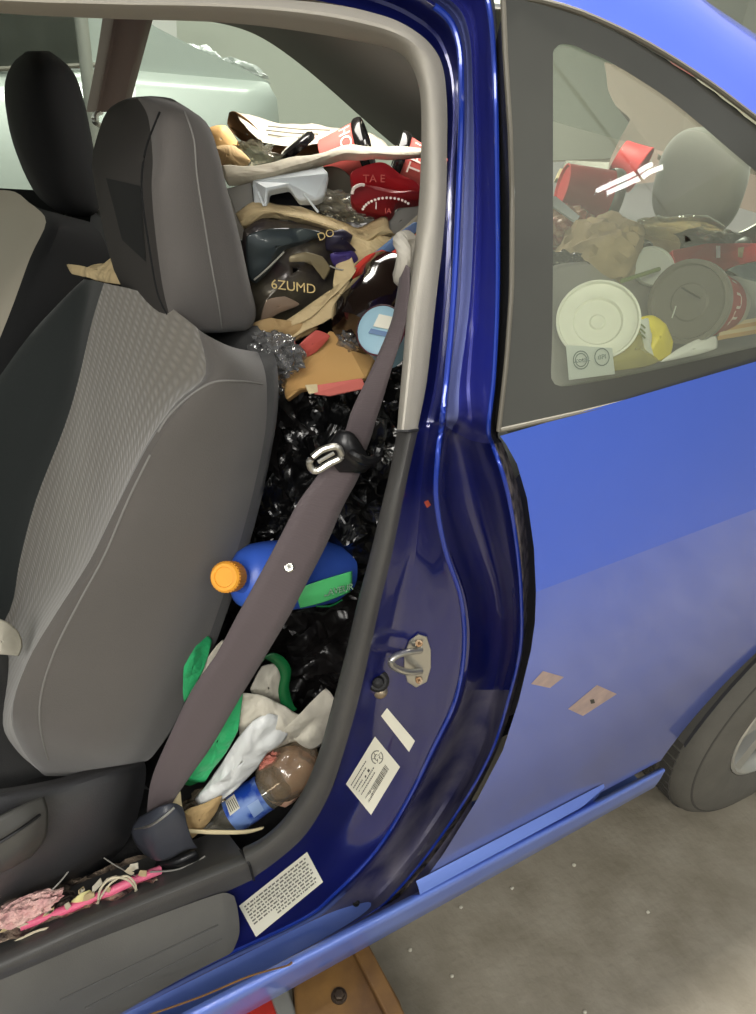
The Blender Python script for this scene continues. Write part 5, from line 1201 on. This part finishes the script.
o = wb.build('plastic_bag', M['wplast']); tag(o, 'white plastic bag lying on the rear of the silver car', 'bag')
# bright sign / window on the wall
o = MB().prism([at(150, 8, 6.9), at(176, 8, 6.9), at(177, 42, 6.9), at(150, 42, 6.9)], V((0, .05, 0))).build('wall_panel', M['fixture'], smooth=False); tag(o, 'white framed panel on the back wall above the silver car', 'panel')
# plain block standing in for another pale car (top right)
o = MB().box(V((6.3, 3.4, .55)), V((.9, 0, 0)), V((0, 1.2, 0)), V((0, 0, .55))).build('block', mat('beige_block', (196, 186, 164), .7), smooth=False, bevel=.02); tag(o, 'pale beige block standing in for a car beyond the rear of the blue car', 'block')
# lift arm under the sill
la = thing('vehicle_lift', 'ochre steel vehicle lift arm with a red pad under the sill', 'lift', tuple(atz(330, 990, 0)))
def lz(px, py, z): return atz(px, py, z)
MB().prism([lz(292,960,.27), lz(352,930,.27), lz(375,955,.27), lz(400,1000,.27), lz(420,1060,.27), lz(300,1080,.27)], V((0, 0, -.09))).build('lift_arm', M['lift'], la, smooth=False, bevel=.006)
MB().prism([lz(352,948,.285), lz(366,938,.285), lz(440,1080,.285), lz(424,1090,.285)], V((0, 0, -.10))).build('arm_flange', M['lift'], la, smooth=False, bevel=.004)
c = lz(339, 996, .27); hx = MB(); hx.lathe([(0, .0085), (.008, .0085), (.009, .006), (.009, 0)], c, V((0, 0, 1)), 6); hx.lathe([(0, .0125), (.002, .012), (.002, 0)], c, V((0, 0, 1)), 20); hx.build('bolt', M['bolt'], la, smooth=False)
MB().prism([lz(200,1025,.25), lz(270,990,.25), lz(288,1000,.25), lz(292,1060,.25), lz(200,1090,.25)], V((0, 0, -.05))).build('lift_pad', M['liftred'], la, smooth=False, bevel=.005)
MB().prism([lz(268,988,.26), lz(284,978,.26), lz(300,1020,.26), lz(290,1050,.26)], V((0, 0, -.07))).build('pad_bracket', M['steel'], la, smooth=False, bevel=.004)
# pebbles / crumbs on the floor
for i, (px, py) in enumerate([(461,907),(410,950),(452,976),(574,865),(585,1012),(540,830),(648,912),(512,888)]):
    mb = MB(); c = atz(px, py, .003); blob(mb, c, V((.004, 0, 0)), V((0, .0035, 0)), V((0, 0, .003)), amp=.4, sub=2, seed=i)
    o = mb.build('concrete_crumb', M['paper_w']); tag(o, 'tiny pale crumb lying on the concrete floor', 'crumb', 'crumbs on the floor')
# ceiling fixtures: lamps that are really there
def fixture(x, y, z, lx, ly, power, lab, tubes=True):
    f = thing('ceiling_light', lab, 'light', (x, y, z))
    MB().box(V((x, y, z + .04)), V((lx / 2, 0, 0)), V((0, ly / 2, 0)), V((0, 0, .03))).build('housing', M['fixture'], f, smooth=False)
    for s in (-1, 1):
        if lx > ly: a, b = V((x - lx / 2 + .03, y + s * ly / 4, z)), V((x + lx / 2 - .03, y + s * ly / 4, z))
        else: a, b = V((x + s * lx / 4, y - ly / 2 + .03, z)), V((x + s * lx / 4, y + ly / 2 - .03, z))
        MB().tube([a, b], .02, 10).build('tube_lamp', M['tube'], f)
    ld = bpy.data.lights.new('tube_glow', 'AREA'); ld.shape = 'RECTANGLE'; ld.size = lx; ld.size_y = ly; ld.energy = power; ld.color = (1, .965, .90)
    lo = bpy.data.objects.new('tube_glow', ld); C.objects.link(lo); lo.parent = f; lo.location = (0, 0, -.04)
    return f
fixture(.9, .86, 3.0, 1.5, .3, 165, 'ceiling strip light straight above the blue car')
fixture(-1.2, -1.3, 2.9, 1.5, .4, 42, 'ceiling strip light in front of the open doorway')
fixture(1.0, -2.4, 2.9, 1.2, .3, 30, 'ceiling strip light beside the rear wheel of the blue car')
fixture(1.3, 2.6, 3.0, 1.5, .4, 50, 'ceiling strip light above the gap between the two cars')
fixture(3.6, 4.6, 3.0, 1.5, .4, 75, 'ceiling strip light near the back wall')
fixture(-1.5, 5.0, 3.0, 1.5, .4, 60, 'ceiling strip light above the silver car')
# far strip light whose mirror image sits in the quarter window
def mirror_pt(px, py, d):
    r = ray(px, py).normalized(); h = bvG.ray_cast(CAM, r); e = 1e-3; X_, Z_ = h[0].x, h[0].z
    n = V((-(wy(X_ + e, Z_) - wy(X_ - e, Z_)) / (2 * e), 1, -(wy(X_, Z_ + e) - wy(X_, Z_ - e)) / (2 * e))).normalized()
    return h[0] + (r - 2 * r.dot(n) * n) * d
fa, fb = mirror_pt(597, 191, 9.2), mirror_pt(651, 166, 9.2); fc, fd = mirror_pt(608, 193, 9.2), mirror_pt(662, 168, 9.2)
ft = thing('ceiling_light', 'twin tube strip light hanging far across the garage aisle', 'light', tuple((fa + fd) / 2))
MB().tube([fa, fb], .03, 10).build('tube_lamp', mat('far_tube', (255, 252, 244), .5, emit=30), ft); MB().tube([fc, fd], .03, 10).build('tube_lamp', bpy.data.materials['far_tube'], ft)
# added fill lamp under the headliner to brighten the cabin
dl = MB().prism([V((.5, 1.2, 1.54)), V((.66, 1.2, 1.54)), V((.66, 1.32, 1.54)), V((.5, 1.32, 1.54))], V((0, 0, .01))).build('cabin_fill_lamp', M['fixture'], car, smooth=False)
ld = bpy.data.lights.new('cabin_fill_glow', 'AREA'); ld.size = .3; ld.energy = 4.5; ld.color = (1, .96, .88)
lo = bpy.data.objects.new('cabin_fill_glow', ld); C.objects.link(lo); lo.location = (.65, 1.2, 1.5)
# world
w = bpy.data.worlds.new('world'); bpy.context.scene.world = w; w.use_nodes = True
bg = w.node_tree.nodes['Background']; bg.inputs[0].default_value = (.96, .98, .96, 1); bg.inputs[1].default_value = .55
# added soft fill lamp beside the camera, lifts the open cabin
ld = bpy.data.lights.new('camera_fill', 'AREA'); ld.shape = 'DISK'; ld.size = .5; ld.energy = 9; ld.color = (1, .97, .92)
lo = bpy.data.objects.new('camera_fill', ld); C.objects.link(lo); lo.location = CAM + V((-.35, -.35, .35)); lo.rotation_euler = (FW.to_track_quat('-Z', 'Y')).to_euler()
sn = bpy.context.scene
sn.view_settings.view_transform = 'Standard'; sn.view_settings.look = 'None'; sn.view_settings.exposure = 0; sn.view_settings.gamma = 1
sn.cycles.max_bounces = 8; sn.cycles.transparent_max_bounces = 12
